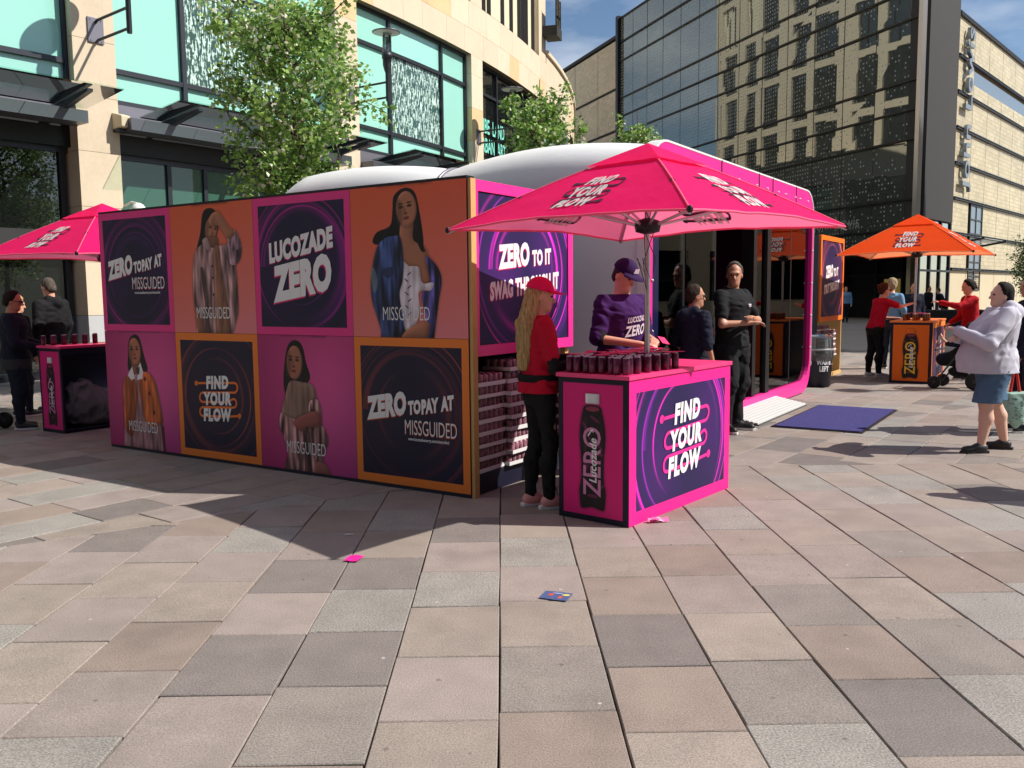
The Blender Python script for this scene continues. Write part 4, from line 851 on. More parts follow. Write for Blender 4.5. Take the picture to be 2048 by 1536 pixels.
BLUEG = mat('blue_grey_glazing', hexc(120, 135, 150), .25, spec=.6)
for t0, t1 in zip(TX, TX[1:]):
    for j, (z0, z1) in enumerate(zip(TZ, TZ[1:])):
        b = MB(); a0, a1, y0, y1 = t0 + .03, t1 - .03, z0 + .14 * (j > 0), z1 - .02
        if j == 6 and t0 > 8.9: y1 = 12.85; c = MB(); c.box(t0, t1, -.08, -.02, 12.87, 13.6, 0, T=lambda a, d, z: RP(a, z, d)); c.build('window_strip', BLUEG, store)
        if abs(t0 - TX[1]) < .1 and j in (1, 2): a0 = 12.0   # tall window here
        if a1 - a0 < .05: continue
        b.box(a0, a1, -.06, .0, y0, y1, 0, T=lambda a, d, z: RP(a, z, d)); b.uv[4] = None
        for f in range(6): b.uv[f] = [(0, 0)] * 4
        for f in range(6):
            q = [b.v[i] for i in b.f[f]]; b.uv[f] = [((np.array(p[:2]) @ er), p[2]) for p in q]
        b.build('tile_panel', CREAM_P if j == 0 else CREAM, store)
lg = MB()
for z in TZ[1:]:
    lg.box(5.8, 46, -.02, .14, z, z + .05, 0, T=lambda a, d, zz: RP(a, zz, d)); lg.box(5.8, 46, -.02, .14, z + .10, z + .14, 0, T=lambda a, d, zz: RP(a, zz, d))
    q = 6.2
    while q < 40: lg.box(q, q + .1, -.02, .12, z + .05, z + .1, 0, T=lambda a, d, zz: RP(a, zz, d)); q += .9
lg.build('ledge_rail', STEEL, store)
w = MB(); w.box(9.35, 9.45, -.05, .05, 1.5, 6.35, 0, T=lambda a, d, z: RP(a, z, d)); w.box(11.85, 11.95, -.05, .05, 1.5, 6.35, 0, T=lambda a, d, z: RP(a, z, d)); w.box(10.6, 10.7, -.05, .04, 1.5, 6.35, 0, T=lambda a, d, z: RP(a, z, d))
for z in (1.5, 2.3, 3.1, 3.9, 4.7, 5.5, 6.3): w.box(9.4, 11.9, -.05, .045, z, z + .07, 0, T=lambda a, d, zz: RP(a, zz, d))
wd = w.build('window', FRAME, store)
for z in (1.5, 2.3, 3.1, 3.9, 4.7, 5.5):
    for a0, a1 in ((9.45, 10.6), (10.7, 11.85)):
        b = MB(); b.box(a0, a1, -.04, 0, z + .07, z + .8, 0, T=lambda a, d, zz: RP(a, zz, d)); b.build('pane', BLUEG, wd)
SILV = mat('silver_letters', hexc(150, 158, 165), .4, .5); V, F = text2d('John Lewis', h=1.25, xs=1.12, bold=.012); V = V.copy(); xs_ = np.sort(V[:, 0]); gi = int(np.argmax(np.diff(xs_))); gap = (xs_[gi] + xs_[gi + 1]) / 2
for half in (0, 1):     # the two words of the upright sign, as solid letters
    Fh = [f for f in F if (V[f[0], 0] > gap) == bool(half)]; sg = MB(); edges = set()
    ix = sorted({i for f in Fh for i in f}); mpi = {q: k for k, q in enumerate(ix)}; Fh = [tuple(mpi[i] for i in f) for f in Fh]; Vh = V[ix]
    P = [RP(7.75 - y, x + 11.2, .30) for x, y in Vh]; n = len(P); P2 = [RP(7.75 - y, x + 11.2, .12) for x, y in Vh]
    for f in Fh: edges |= {(f[i - 1], f[i]) for i in range(len(f))}
    be = [(a, b) for (a, b) in edges if (b, a) not in edges]; sg.add(P + P2, Fh + [(a, b, b + n, a + n) for a, b in be]); sg.build('sign_lettering', SILV, store)
gt = MB(); V, F = text2d('John Lewis', h=.62, xs=1.0); gt.add([GP(2.9 + 4.9 - x - 2.0, 4.95 + y, .05) for x, y in V], F); gt.build('glass_lettering', mat('pale_vinyl', hexc(150, 155, 150), .5), store)
bw = MB(); BX = [32.9, 37, 42, 47.5, 53, 58]; BZ = [0, 5, 8.4, 11.7, 15, 18.4, 22.4]
v = MB(); v.box(32.9, 60, -10, -.1, 0, 22.3, 0, T=lambda a, d, z: GP(a, z, d)); v.box(32.9, 60, -.5, .1, 22.45, 22.7, 0, T=lambda a, d, z: GP(a, z, d)); v.build('wall_backing', CHAR, store)
for t0, t1 in zip(BX, BX[1:]):
    for z0, z1 in zip(BZ, BZ[1:]):
        b = MB(); b.box(t0 + .05, t1 - .05, -.08, 0, z0 + .12, z1 - .12, 0, T=lambda a, d, z: GP(a, z, d))
        for f in range(6): b.uv[f] = [(np.array(b.v[i][:2]) @ eg, b.v[i][2]) for i in b.f[f]]
        b.build('tile_panel', CREAM, store)
pl = MB(); pl.box(33.5, 36, -6, -2, 22.7, 25.2, 0, T=lambda a, d, z: GP(a, z, d)); pl.build('plant_room', CHAR, store)
en = MB()        # recessed entrance under the glass front
en.box(2.6, 20, -4, -.1, 3.25, 3.4, 0, T=lambda a, d, z: GP(a, z, d)); en.box(2.6, 20, -4.2, -3.4, 0, 3.25, 0, T=lambda a, d, z: GP(a, z, d))
for q in (2.7, 4.2, 6.2, 8.8, 11.4, 14, 17): en.box(q, q + .14, -3.45, -3.2, 0, 3.25, 1, T=lambda a, d, z: GP(a, z, d))
en.box(2.6, 20, -3.45, -3.25, 2.35, 2.5, 1, T=lambda a, d, z: GP(a, z, d)); en.box(19.8, 33, -4, 0.02, 0, 3.36, 0, T=lambda a, d, z: GP(a, z, d)); en.build('entrance', [BLACKM, STEEL], store)
GLOW = mat('lit_shop_interior', hexc(150, 130, 70), .6, emit=(hexc(190, 160, 80), .18))
for q, wdt, z0, z1 in ((4.5, 1.2, 1.0, 2.2), (9.3, .5, .6, 2.2)):
    b = MB(); b.box(q, q + wdt, -3.38, -3.3, z0, z1, 0, T=lambda a, d, z: GP(a, z, d)); b.build('lit_window', GLOW, store)
vs = MB()
for q in (.5, 2.2, 3.9, 5.6): vs.box(q, q + .16, -.1, .06, 0, 5.1, 0, T=lambda a, d, z: RP(a, z, d))
vs.box(.4, 5.7, -.15, .1, 3.35, 3.5, 0, T=lambda a, d, z: RP(a, z, d)); vs.box(.4, 5.7, -.15, .1, 2.5, 2.6, 0, T=lambda a, d, z: RP(a, z, d))
for i in range(9): vs.box(1.0, 5.4, .3 + .28 * i, .36 + .28 * i, 3.62 + .05 * i, 3.66 + .05 * i, 1, T=lambda a, d, z: RP(a, z, d))
for q in (1.0, 5.3): vs.hexa([RP(q, 3.5, .1), RP(q + .12, 3.5, .1), RP(q + .12, 3.95, 2.8), RP(q, 3.95, 2.8), RP(q, 3.6, .1), RP(q + .12, 3.6, .1), RP(q + .12, 4.05, 2.8), RP(q, 4.05, 2.8)], 0)
vs.build('louvred_canopy', [STEEL, ALU], store)
b = MB(); b.box(.5, 5.6, -.06, -.02, .1, 5.05, 0, T=lambda a, d, z: RP(a, z, d)); b.build('vestibule_glass', glass_mat('vestibule_glass', (.45, .5, .5), .1), store)
b = MB(); b.box(2.6, 5.8, -1.2, -1.0, 0, 5.1, 0, T=lambda a, d, z: RP(a, z, d)); b.build('vestibule_wall', CREAM_P, store)
# ------------------------------------------------------------------ building beyond the right edge; its shadow lies across the far plaza
ob = thing('office_block', 'pale office block standing beyond the right edge of the picture', 'building', (34, 31, 0))
b = MB(); b.box(-7.5, 8, -10.8, 10.6, 0, 20.5); b.build('wall', STONE, ob)
for i in range(6):
    for j in range(5): b = MB(); b.box(-7.56, -7.5, -9.6 + 3.4 * i, -7.4 + 3.4 * i, 1.2 + 3.8 * j, 3.4 + 3.8 * j); b.build('window', DGLASS, ob)
# unseen block added behind the viewer, keeping sky light off the shaded fronts
sp_ = thing('sky_blocking_building', 'unseen long stone building added behind the viewer to block sky light', 'building', (-4, -20, 0)); b = MB(); b.box(-42, 34, -8, 6, 0, 18); b.build('wall', wmat('brown_stone', hexc(128, 110, 92), .8), sp_)
for i in range(14):
    for j in range(4): b = MB(); b.box(-39 + 5.2 * i, -36 + 5.2 * i, 6.0, 6.06, 1 + 4 * j, 3.7 + 4 * j); b.build('window', DGLASS, sp_)
# ------------------------------------------------------------------ trees and street furniture
BARKM = mat('tree_bark', hexc(92, 78, 66), .9, noise=(20, .2)); LEAF = [mat('leaf_dark', hexc(104, 142, 66), .5, trans=.4, rand=.0), mat('leaf_light', hexc(160, 190, 100), .5, trans=.4), mat('blossom', hexc(235, 232, 210), .7, trans=.3)]
def tree(label, loc, h, base, rad, n_leaf, seed, leaf=.05, group='street trees on the plaza'):
    r = np.random.default_rng(seed); t = thing('pear_tree', label, 'tree', loc, 0, group); tb = MB()
    lead = [(0.05 * math.sin(z * 1.3 + seed), .05 * math.cos(z * 1.7), z) for z in np.linspace(0, h * .96, 9)]; tb.tube(lead, [max(.012, .085 * (1 - i / 8.6)) for i in range(9)], 8)
    tips = []; nb = 30
    for i in range(nb):
        u = (i + .5) / nb; z0 = base * .9 + (h * .9 - base) * u; prof = rad * (math.sin(math.pi * min(1, .22 + .78 * (1 - u) ** .8)) ** .6 if u < .9 else .35) * r.uniform(.7, 1.12); th = i * 2.4 + r.uniform(-.3, .3)
        d = np.array([math.cos(th), math.sin(th)]); p = np.array([0, 0, z0]); pts = [p]; rise = r.uniform(.55, 1.0)
        for k in range(1, 6): pts.append(np.array([*(d * prof * k / 5 + r.normal(0, .04, 2)), z0 + prof * rise * (k / 5) ** 1.15 - .02 * k]))
        tb.tube(pts, [.028 * (1 - k / 6.5) for k in range(6)], 5, cap=False)
        for k in range(2, 6):
            for _ in range(3):
                q = pts[k] + r.normal(0, .10 + .14 * rad / 1.4, 3); tb.tube([pts[k], (pts[k] + q) / 2 + r.normal(0, .03, 3), q], [.009, .006, .004], 4, cap=False); tips.append((q, .5 + .12 * k))
    tb.build('trunk', BARKM, t)
    T = np.array([q for q, _ in tips]); sel = r.integers(0, len(T), n_leaf); cl = r.normal(0, 1, (n_leaf, 3)) * (.085 * rad / 1.4 + .03); C = T[sel] + cl
    C[:, :2] *= np.clip(1.02 * rad / np.maximum(np.hypot(C[:, 0], C[:, 1]), 1e-3), 0, 1)[:, None] * .25 + .75
    a = r.normal(0, 1, (n_leaf, 3)); a[:, 2] = a[:, 2] * .6 - .2; a /= np.linalg.norm(a, axis=1)[:, None]; b = np.cross(a, r.normal(0, 1, (n_leaf, 3))); b /= np.linalg.norm(b, axis=1)[:, None]
    L = leaf * r.uniform(.7, 1.4, n_leaf)[:, None]; wd = L * .36; nrm = np.cross(a, b)
    V = np.stack([C, C + a * L * .5 + b * wd + nrm * L * .1, C + a * L, C + a * L * .5 - b * wd + nrm * L * .1], 1).reshape(-1, 3)
    k = np.where(r.random(n_leaf) < .11, 2, np.where(r.random(n_leaf) < .5, 0, 1)).astype(np.int32)
    me = bpy.data.meshes.new('crown'); me.vertices.add(len(V)); me.vertices.foreach_set('co', V.astype(np.float32).ravel()); me.loops.add(n_leaf * 4); me.loops.foreach_set('vertex_index', np.arange(n_leaf * 4, dtype=np.int32))
    me.polygons.add(n_leaf); me.polygons.foreach_set('loop_start', np.arange(0, n_leaf * 4, 4, dtype=np.int32)); me.polygons.foreach_set('material_index', k); me.update(calc_edges=True)
    for mm in LEAF: me.materials.append(mm)
    link('crown', me, t); return t
t1 = tree('large leafy pear tree with pale blossom behind the poster wall', (-3.62, 15.0, 0), 7.0, 2.7, 1.18, 14500, 3, .085)
t2 = tree('slim leafy tree behind the white inflated roof, against the stone building', (.95, 27, 0), 8.3, 3.4, 1.02, 8500, 8, .12)
t3 = tree('small tree top showing above the pink parasol before the mirror glass', (4.85, 34, 0), 8.8, 5.4, .85, 6500, 5, .11)
t4 = tree('bushy tree in the black planter at the right edge', (21.0, 35.5, .5), 2.9, .9, .9, 3000, 6, .08)
dup(t1, (15.5, 5.5, 0), 40, 'large leafy tree beyond the right edge, mirrored in the dark shop windows'); dup(t1, (18.5, 9.5, 0), 130, 'second large leafy tree beyond the right edge, farther back'); dup(t1, (14.5, 1.0, 0), 250, 'third large leafy tree beyond the right edge, nearest the viewer')
for lb, x, y, l, w_ in (('black planter box behind the orange counter', 18.6, 37, 2.4, .9), ('black planter box under the bushy tree at the right edge', 20.6, 35.3, 3.0, 1.2)):
    p = thing('planter_box', lb, 'planter', (x, y, 0), 20, 'black planters'); b = MB(); b.box(-l / 2, l / 2, -w_ / 2, w_ / 2, .04, .72); b.build('box', BLACKM, p, bevel=.02); b = MB(); b.box(-l / 2 + .06, l / 2 - .06, -w_ / 2 + .06, w_ / 2 - .06, .70, .735); b.build('soil', JOINT, p)
LG = glass_mat('lantern_glass', (.85, .88, .88), .06); SIGNW = mat('pale_disc_underside', (.6, .6, .58), .5)
def wall_lamp(label, a, z=6.82):
    q = cp(a, RS, 0); t = thing('wall_lamp', label, 'lamp', (CC[0] + q[0], CC[1] + q[1], z), 90 - a, 'wall lamps on the stone piers')   # local +y points away from the wall
    b = MB(); b.box(-.16, .16, .0, .03, -.24, .24)
    for i in (-.11, .11):
        for j in (-.2, .2): b.lathe([(.014, 0), (.014, .012)], (0, 0, 0), 6, T=lambda x, y, zz, i=i, j=j: (i + x, .03 + zz, j + y))
    b.build('wall_plate', FASC, t, bevel=.005)
    for zz in (.18, -.20): b = MB(); b.tube([(0, .03, zz - .03), (0, .1, zz), (0, 1.22, zz + .02)], .028, 8); b.build('arm', STEEL, t)
    b = MB(); b.lathe([(.045, -.28), (.05, -.25), (.05, .42), (.075, .48), (.11, .62), (.11, .78), (.13, .78), (.13, .92), (.05, .93)], (0, 1.25, 0), 14); b.build('post', STEEL, t)
    b = MB(); b.lathe([(.105, .93), (.105, 1.36), (.10, 1.36), (.10, .93)], (0, 1.25, 0), 14); b.build('lantern', LG, t)
    b = MB()
    for th in (0, 2.1, 4.2): b.tube([(.115 * math.cos(th), 1.25 + .115 * math.sin(th), .9), (.115 * math.cos(th), 1.25 + .115 * math.sin(th), 1.4)], .010, 5)
    b.build('rod', STEEL, t); b = MB(); b.lathe([(.36, 1.42), (.37, 1.435), (.2, 1.47), (.13, 1.50), (.02, 1.52)], (0, 1.25, 0), 28); b.build('disc_shade', FASC, t)
    b = MB(); b.lathe([(.33, 1.412), (.14, 1.405), (.1, 1.40)], (0, 1.25, 0), 24); b.build('reflector', SIGNW, t); return t
wall_lamp('wall lamp cut by the top edge, on the left stone pier', -37.32); wall_lamp('wall lamp with a flat disc shade right of the large tree', -30.26); wall_lamp('wall lamp half hidden by the slim tree', -23.28)
def on_wall(a, r=RS): q = cp(a, r, 0); return (CC[0] + q[0], CC[1] + q[1])
x, y = on_wall(-36.95); t = thing('wall_speaker', 'cream wedge shaped box fixed to the edge of the left stone pier', 'speaker', (x, y, 4.95), 90 + 37)
b = MB(); b.hexa([(-.13, 0, .0), (.13, 0, .0), (.10, .30, .04), (-.10, .30, .04), (-.13, 0, .34), (.13, 0, .34), (.10, .30, .26), (-.10, .30, .26)]); b.build('casing', CREAM_P, t, bevel=.02)
b = MB(); b.box(-.12, .12, .0, .2, -.05, .0); b.build('bracket', STEEL, t)
x, y = on_wall(-36.9); t = thing('dome_camera', 'white dome security camera on an arm above the left poster wall', 'camera', (x, y, 3.35), 90 + 37)
b = MB(); b.tube([(0, 0, .1), (0, .25, .16), (0, .45, .12)], .025, 8); b.build('arm', WHITE, t); b = MB(); b.lathe([(.03, .13), (.09, .10), (.15, .02), (.15, -.02), (.12, -.04)], (0, .5, 0), 16); b.build('hood', WHITE, t); b = MB(); b.lathe([(.115, -.04), (.10, -.11), (.05, -.15), (.01, -.16)], (0, .5, 0), 14); b.build('dome', DGLASS, t)
t = thing('street_lamp', 'tall grey lamp column beyond the right edge, its thin shadow crosses the plaza', 'street lamp', (15.2, 12.55, 0), 0, 'lamp columns'); b = MB(); b.tube([(0, 0, 0), (0, 0, 1.2), (0, 0, 9.6)], [.12, .10, .06], 10); b.build('column', STEEL, t); b = MB(); b.lathe([(.3, 9.6), (.1, 9.8), (.02, 9.85)], n=16); b.build('lamp_head', STEEL, t)
dup(t, (15.8, 13.6, 0), 0, 'second tall grey lamp column beyond the right edge, farther back')
# ------------------------------------------------------------------ event stand: pod with inflated roof, poster wings, stacks
P0 = np.array([1.33, 8.63]); U_, W_ = np.array([math.sin(R(33)), math.cos(R(33))]), np.array([-math.cos(R(33)), math.sin(R(33))])
def PD(u, w, z): q = P0 + U_ * u + W_ * w; return (q[0], q[1], z)
PINKP = mat('hot_pink_panel', hexc(246, 42, 148), .4, noise=(4, .03), coat=.15); PINKT = mat('pink_tabletop', hexc(240, 62, 128), .35, noise=(5, .04)); ORANGEP = mat('orange_panel', hexc(248, 122, 26), .45)
LETTER = mat('white_lettering', (.82, .82, .84), .5); LINEP = mat('pink_line', hexc(240, 40, 150), .5); LINEO = mat('orange_line', hexc(240, 120, 30), .5); SHADP = mat('pink_letter_edge', hexc(225, 20, 110), .5); SHADO = mat('orange_letter_edge', hexc(225, 90, 20), .5)
INFL = mat('white_inflated_skin', (.84, .85, .86), .45, noise=(1.5, .04), bump=(3, .12, (1, 1, 3)))
INNAVY = mat('navy_interior', (.012, .012, .035), .5); INMAG = mat('magenta_interior', hexc(120, 10, 70), .5); SMOKE = glass_mat('pod_glass', (.60, .64, .68), .03)
pod = thing('event_pod', 'glass fronted event pod in a pink frame with a white inflated roof', 'pod', (P0[0], P0[1], 0), 33)
def L(u, w, z): return (u, -w, z) if False else (-w, u, z)      # local frame of the pod: +y runs along the front, -x goes into it
def rrect(a0, a1, z0, z1, r, n=7):
    out = []
    for cx, cz, t0 in ((a1 - r, z0 + r, -90), (a1 - r, z1 - r, 0), (a0 + r, z1 - r, 90), (a0 + r, z0 + r, 180)):
        for i in range(n + 1): th = R(t0 + 90 * i / n); out.append((cx + r * math.cos(th), cz + r * math.sin(th)))
    return out
out_ = rrect(0, 6.18, 0.02, 3.08, .42); inn_ = rrect(.07, 6.11, .20, 2.82, .36)
b = MB(); n = len(out_); V = []
for d in (-.03, .045): V += [L(u, d, z) for u, z in out_] + [L(u, d, z) for u, z in inn_]
F = []
for i in range(n):
    j = (i + 1) % n; F += [(i, j, n + j, n + i), (2 * n + j, 2 * n + i, 3 * n + i, 3 * n + j), (j, i, 2 * n + i, 2 * n + j), (n + i, n + j, 3 * n + j, 3 * n + i)]
b.add(V, F); b.build('front_frame', PINKP, pod)
b = MB()
for i in range(n): 
    j = (i + 1) % n; c = np.array([3.09, 1.55])
    if out_[i][1] > 2.4 or out_[j][1] > 2.4: e = lambda q: (q[0] + (q[0] - 3.09) * .004, q[1] + .02); b.add([L(*(out_[i][0], -.035, out_[i][1])), L(out_[j][0], -.035, out_[j][1]), L(e(out_[j])[0], -.035, e(out_[j])[1]), L(e(out_[i])[0], -.035, e(out_[i])[1]), L(out_[i][0], .1, out_[i][1]), L(out_[j][0], .1, out_[j][1]), L(e(out_[j])[0], .1, e(out_[j])[1]), L(e(out_[i])[0], .1, e(out_[i])[1])], [(0, 1, 2, 3), (3, 2, 6, 7)])
b.build('frame_trim', WHITE, pod)
b = MB()
for q in (.42, 1.2, 1.9, 2.6, 3.3, 3.75, 4.25, 4.6, 5.1, 5.35, 5.8): b.lathe([(.016, 0), (.016, .012), (.004, .02)], n=6, T=lambda x, y, z, q=q: L(q + x, -.03 - z, 2.93 + y))
for z in (.7, 1.2, 1.7, 2.2, 2.6): b.lathe([(.014, 0), (.014, .012), (.004, .02)], n=6, T=lambda x, y, zz, z=z: L(6.125 + x, -.03 - zz, z + y)); b.lathe([(.014, 0), (.014, .012), (.004, .02)], n=6, T=lambda x, y, zz, z=z: L(.055 + x, -.03 - zz, z + y))
b.build('fixing_bolt', WHITE, pod)
b = MB()
for q in (2.0, 3.4, 5.15, 4.0): b.box(q - .012, q + .012, -.036, -.028, 2.80, 3.09, 0, T=lambda u, d, z: L(u, d, z))
b.build('panel_joint', BLACKM, pod)
# inflated skin: two cushions and a closing end behind the front frame
b = MB(); ws = list(np.linspace(.1, 2.62, 15)) + [2.66, 2.70] + list(np.linspace(2.74, 5.3, 16)) + [5.5, 5.62]; base_ = rrect(.04, 6.14, .04, 3.03, .5, 9); n = len(base_); V = []
for w_ in ws:
    e = .15 * max(0, math.sin(math.pi * np.clip((w_ + .1) / 2.78, 0, 1))) ** .8 if w_ <= 2.68 else .16 * max(0, math.sin(math.pi * np.clip((w_ - 2.68) / 3.1, 0, 1))) ** .7 - (.22 * max(0, (w_ - 5.0)) / .6 if w_ > 5.0 else 0)
    for u, z in base_:
        du, dz = (u - 3.09), (z - 1.5); V.append(L(u + np.sign(du) * e * min(1, abs(du) / 2.4) * .12, w_, max(.02, z + e * np.clip(dz / 1.3, -.3, 1))))
m_ = len(ws); F = [(i * n + j, i * n + (j + 1) % n, (i + 1) * n + (j + 1) % n, (i + 1) * n + j) for i in range(m_ - 1) for j in range(n)]
b.add(V, F, sm=True); b.add(V[-n:], [tuple(range(n))]); b.build('inflated_shell', INFL, pod)
b = MB()
for w_ in (2.68,):
    pts = [L(u + (.012 if u > 3 else -.012), w_, z + .018) for u, z in base_ if z > .5]; b.tube(pts, .022, 6)
b.build('roof_seam', FASC, pod)
b = MB(); T = L         # room inside
b.box(.16, 6.02, .16, 2.6, .10, .14, 0, T=T); b.box(.16, 6.02, 2.6, 2.66, .14, 2.9, 0, T=T); b.box(.13, .17, .16, 2.6, .14, 2.9, 0, T=T); b.box(6.01, 6.05, .16, 2.6, .14, 2.9, 1, T=T); b.box(.16, 6.02, .16, 2.6, 2.86, 2.9, 0, T=T)
b.box(3.55, 3.62, 1.2, 2.6, .14, 2.2, 0, T=T); b.box(2.1, 2.9, 2.54, 2.59, 1.9, 2.7, 1, T=T); b.build('room', [INNAVY, INMAG], pod)
b = MB(); b.box(.3, 1.9, .9, 1.35, .14, .98, 0, T=T); b.box(.26, 1.95, .82, 1.4, .98, 1.04, 1, T=T); b.box(4.3, 5.8, 1.3, 1.9, .14, .9, 0, T=T); b.box(4.25, 5.85, 1.25, 1.95, .9, .96, 1, T=T); b.build('bar_counter', [NAVYP, PINKP], pod, bevel=.01)
b = MB()
for q in (.55, .75, 1.05, 1.3, 1.65): b.lathe([(.05, 1.04), (.055, 1.06), (.055, 1.28), (.045, 1.30)], T=lambda x, y, z, q=q: T(q + x, 1.05 + y, z), n=10)
b.build('counter_tins', INMAG, pod)
b = MB(); b.box(4.35, 4.75, 1.1, 1.13, .9, 2.2, 0, T=T); b.build('lit_blue_panel', mat('lit_blue_panel', hexc(30, 25, 120), .4, emit=(hexc(40, 30, 190), .5)), pod)
b = MB()
for i, c in enumerate('YAP'): V, F = text2d(c, h=.42, xs=.8, bold=.02); b.add([T(.62 + .5 * i - a, 2.56, 1.55 + q) for a, q in V], F)
b.build('lettering', mat('dim_lettering', (.35, .33, .38), .6), pod)
b = MB(); P = lambda u, z, w0=.06: b.box(u - .035, u + .035, w0 - .03, w0 + .04, .12, 2.84, 0, T=T)
for q in (1.02, 1.98): P(q, 0)
b.box(3.34, 3.47, .0, .16, .1, 2.83, 0, T=T); b.box(3.86, 4.02, -.02, .16, .06, 2.83, 0, T=T); b.box(5.12, 5.16, .02, .1, .28, 2.83, 0, T=T); b.box(3.47, 3.86, .04, .1, 2.7, 2.83, 0, T=T); b.box(3.47, 3.86, .04, .1, .1, .3, 0, T=T); b.build('door_post', BLACKM, pod)
for a0, a1, z0 in ((.12, .98, .29), (1.06, 1.95, .29), (3.47, 3.86, .3), (4.02, 5.12, .29), (5.16, 6.08, .29)):
    b = MB(); b.box(a0, a1, .02, .028, z0 - .08, 2.83, 0, T=T); b.build('glass_panel', SMOKE, pod)
b = MB(); b.box(.09, .30, .006, .014, .22, 2.82, 0, T=T); b.build('navy_film', mat('navy_film', lin((.10, .12, .26)), .3, coat=.4), pod)
b = MB()
for i in range(6): b.lathe([(.018, 0), (.018, .004)], n=8, T=lambda x, y, z, i=i: T(3.52 + .065 * i + x * .6, .045 - z, 1.64 + y * 1.4)); b.lathe([(.018, 0), (.018, .004)], n=8, T=lambda x, y, z, i=i: T(4.1 + .09 * i + x * .6, .045 - z, 1.64 + y * 1.4))
b.build('glass_marker_dots', LETTER, pod)
for q in (3.02, 3.28):
    b = MB(); b.tube([T(q, .3, .14), T(q, .3, 1.08)], .02, 6); b.build('handrail', PINKP, pod)
b = MB(); b.tube([T(2.95, .3, 1.08), T(3.3, .3, 1.1)], .025, 6); b.box(3.0, 3.3, .29, .31, .3, 1.05, 0, T=T); b.build('rail_panel', INMAG, pod)
t = thing('fire_extinguisher', 'red fire extinguisher standing inside the glass doorway', 'extinguisher', PD(3.66, .5, .14), 33); b = MB(); b.lathe([(.075, 0), (.08, .02), (.08, .42), (.06, .48), (.03, .5)], n=16); b.build('cylinder', mat('red_enamel', hexc(190, 25, 25), .3), t); b = MB(); b.lathe([(.081, .1), (.081, .28)], n=16); b.build('label_band', WHITE, t); b = MB(); b.box(-.02, .1, -.015, .015, .5, .58); b.tube([(.02, 0, .52), (.12, 0, .45), (.1, 0, .2)], .012, 6); b.build('valve_and_hose', BLACKM, t)
# ---- doorstep ramp and mat
t = thing('ramp', 'white ribbed ramp leading up to the glass doorway', 'ramp', PD(2.2, -.02, 0), 33); RW = mat('white_ramp_plastic', (.62, .62, .60), .5)
b = MB(); b.hexa([(.0, 0, 0.002), (.44, 0, .002), (.44, 2.15, .002), (0, 2.15, .002), (0, 0, .10), (.44, 0, .012), (.44, 2.15, .012), (0, 2.15, .10)]); b.build('base', mat('grey_ramp_base', (.07, .07, .07), .8), t)
for i in range(8):
    x0 = .01 + .054 * i; z = lambda x: .104 - .2 * x; b = MB(); b.hexa([(x0, 0, z(x0) - .01), (x0 + .036, 0, z(x0 + .036) - .01), (x0 + .036, 2.15, z(x0 + .036) - .01), (x0, 2.15, z(x0) - .01), (x0, 0, z(x0) + .012), (x0 + .036, 0, z(x0 + .036) + .012), (x0 + .036, 2.15, z(x0 + .036) + .012), (x0, 2.15, z(x0) + .012)]); b.build('rib', RW, t)
t = thing('door_mat', 'dark blue carpet mat on the paving before the ramp', 'mat', PD(2.2, -.6, 0), 33); b = MB(); b.box(0, 1.02, -.02, 2.2, .004, .012); b.build('rubber_edge', BLACKM, t); b = MB(); b.box(.035, .985, .015, 2.165, .012, .02); b.build('carpet', mat('blue_carpet', hexc(62, 58, 122), .95, noise=(9, .12), bump=(400, .6), dirt=(4, .12)), t)
# ---- poster wall: eight panels on the left, one over the can stack
wall = thing('poster_wall', 'long wall of eight square posters in pink, orange and navy', 'poster wall', PD(-2.53, .325, 0), 33)
def WT(x, z, d=0.): return (-(4.735 - x), -d, z)       # x runs left to right as seen, d comes out towards the viewer
b = MB(); b.box(-4.735, 0, .012, .07, .03, 2.45, 0); b.build('backing_board', NAVYP, wall); b = MB(); b.box(-4.735, 0.0, -.012, .085, 2.452, 2.47, 0); b.build('top_rail', BLACKM, wall); b = MB(); b.box(-4.735, 0, -.006, .07, .0, .028, 0); b.build('plinth_rail', NAVYP, wall); b = MB(); b.box(0.002, .03, -.0, .065, .0, 2.45, 0); b.build('end_batten', TIMBER, wall)
b = MB(); b.box(-4.735, -4.70, .08, 1.6, 0, 2.44); b.build('end_board', NAVYP, wall); b = MB(); b.box(-4.69, -.12, 1.57, 1.6, 0, 2.44); b.build('rear_board', NAVYP, wall); b = MB(); b.box(-4.69, -.12, .08, 1.56, 2.40, 2.43); b.build('roof_board', NAVYP, wall)
PW, PH = 4.735 / 4, 1.21
kinds = [[('missg', PINK, 0), model_trench, ], [None, None]]
def panel(par, TT, x0, z0, w, h, arr, nm='poster_panel', tk=.012):
    b = MB(); e = .0015; q = lambda x, z, d: TT(x0 + e + x * (w - 2 * e), z0 + e + z * (h - 2 * e), d)
    b.quad(q(0, 0, tk), q(1, 0, tk), q(1, 1, tk), q(0, 1, tk), 0)
    for (a, c) in (((0, 0), (1, 0)), ((1, 0), (1, 1)), ((1, 1), (0, 1)), ((0, 1), (0, 0))): b.quad(q(*c, tk), q(*a, tk), q(*a, 0), q(*c, 0), 1)
    return b.build(nm, [image_mat(nm, arr), NAVYP], par), (lambda x, z, d=.002: TT(x0 + x * w, z0 + z * h, tk + d))
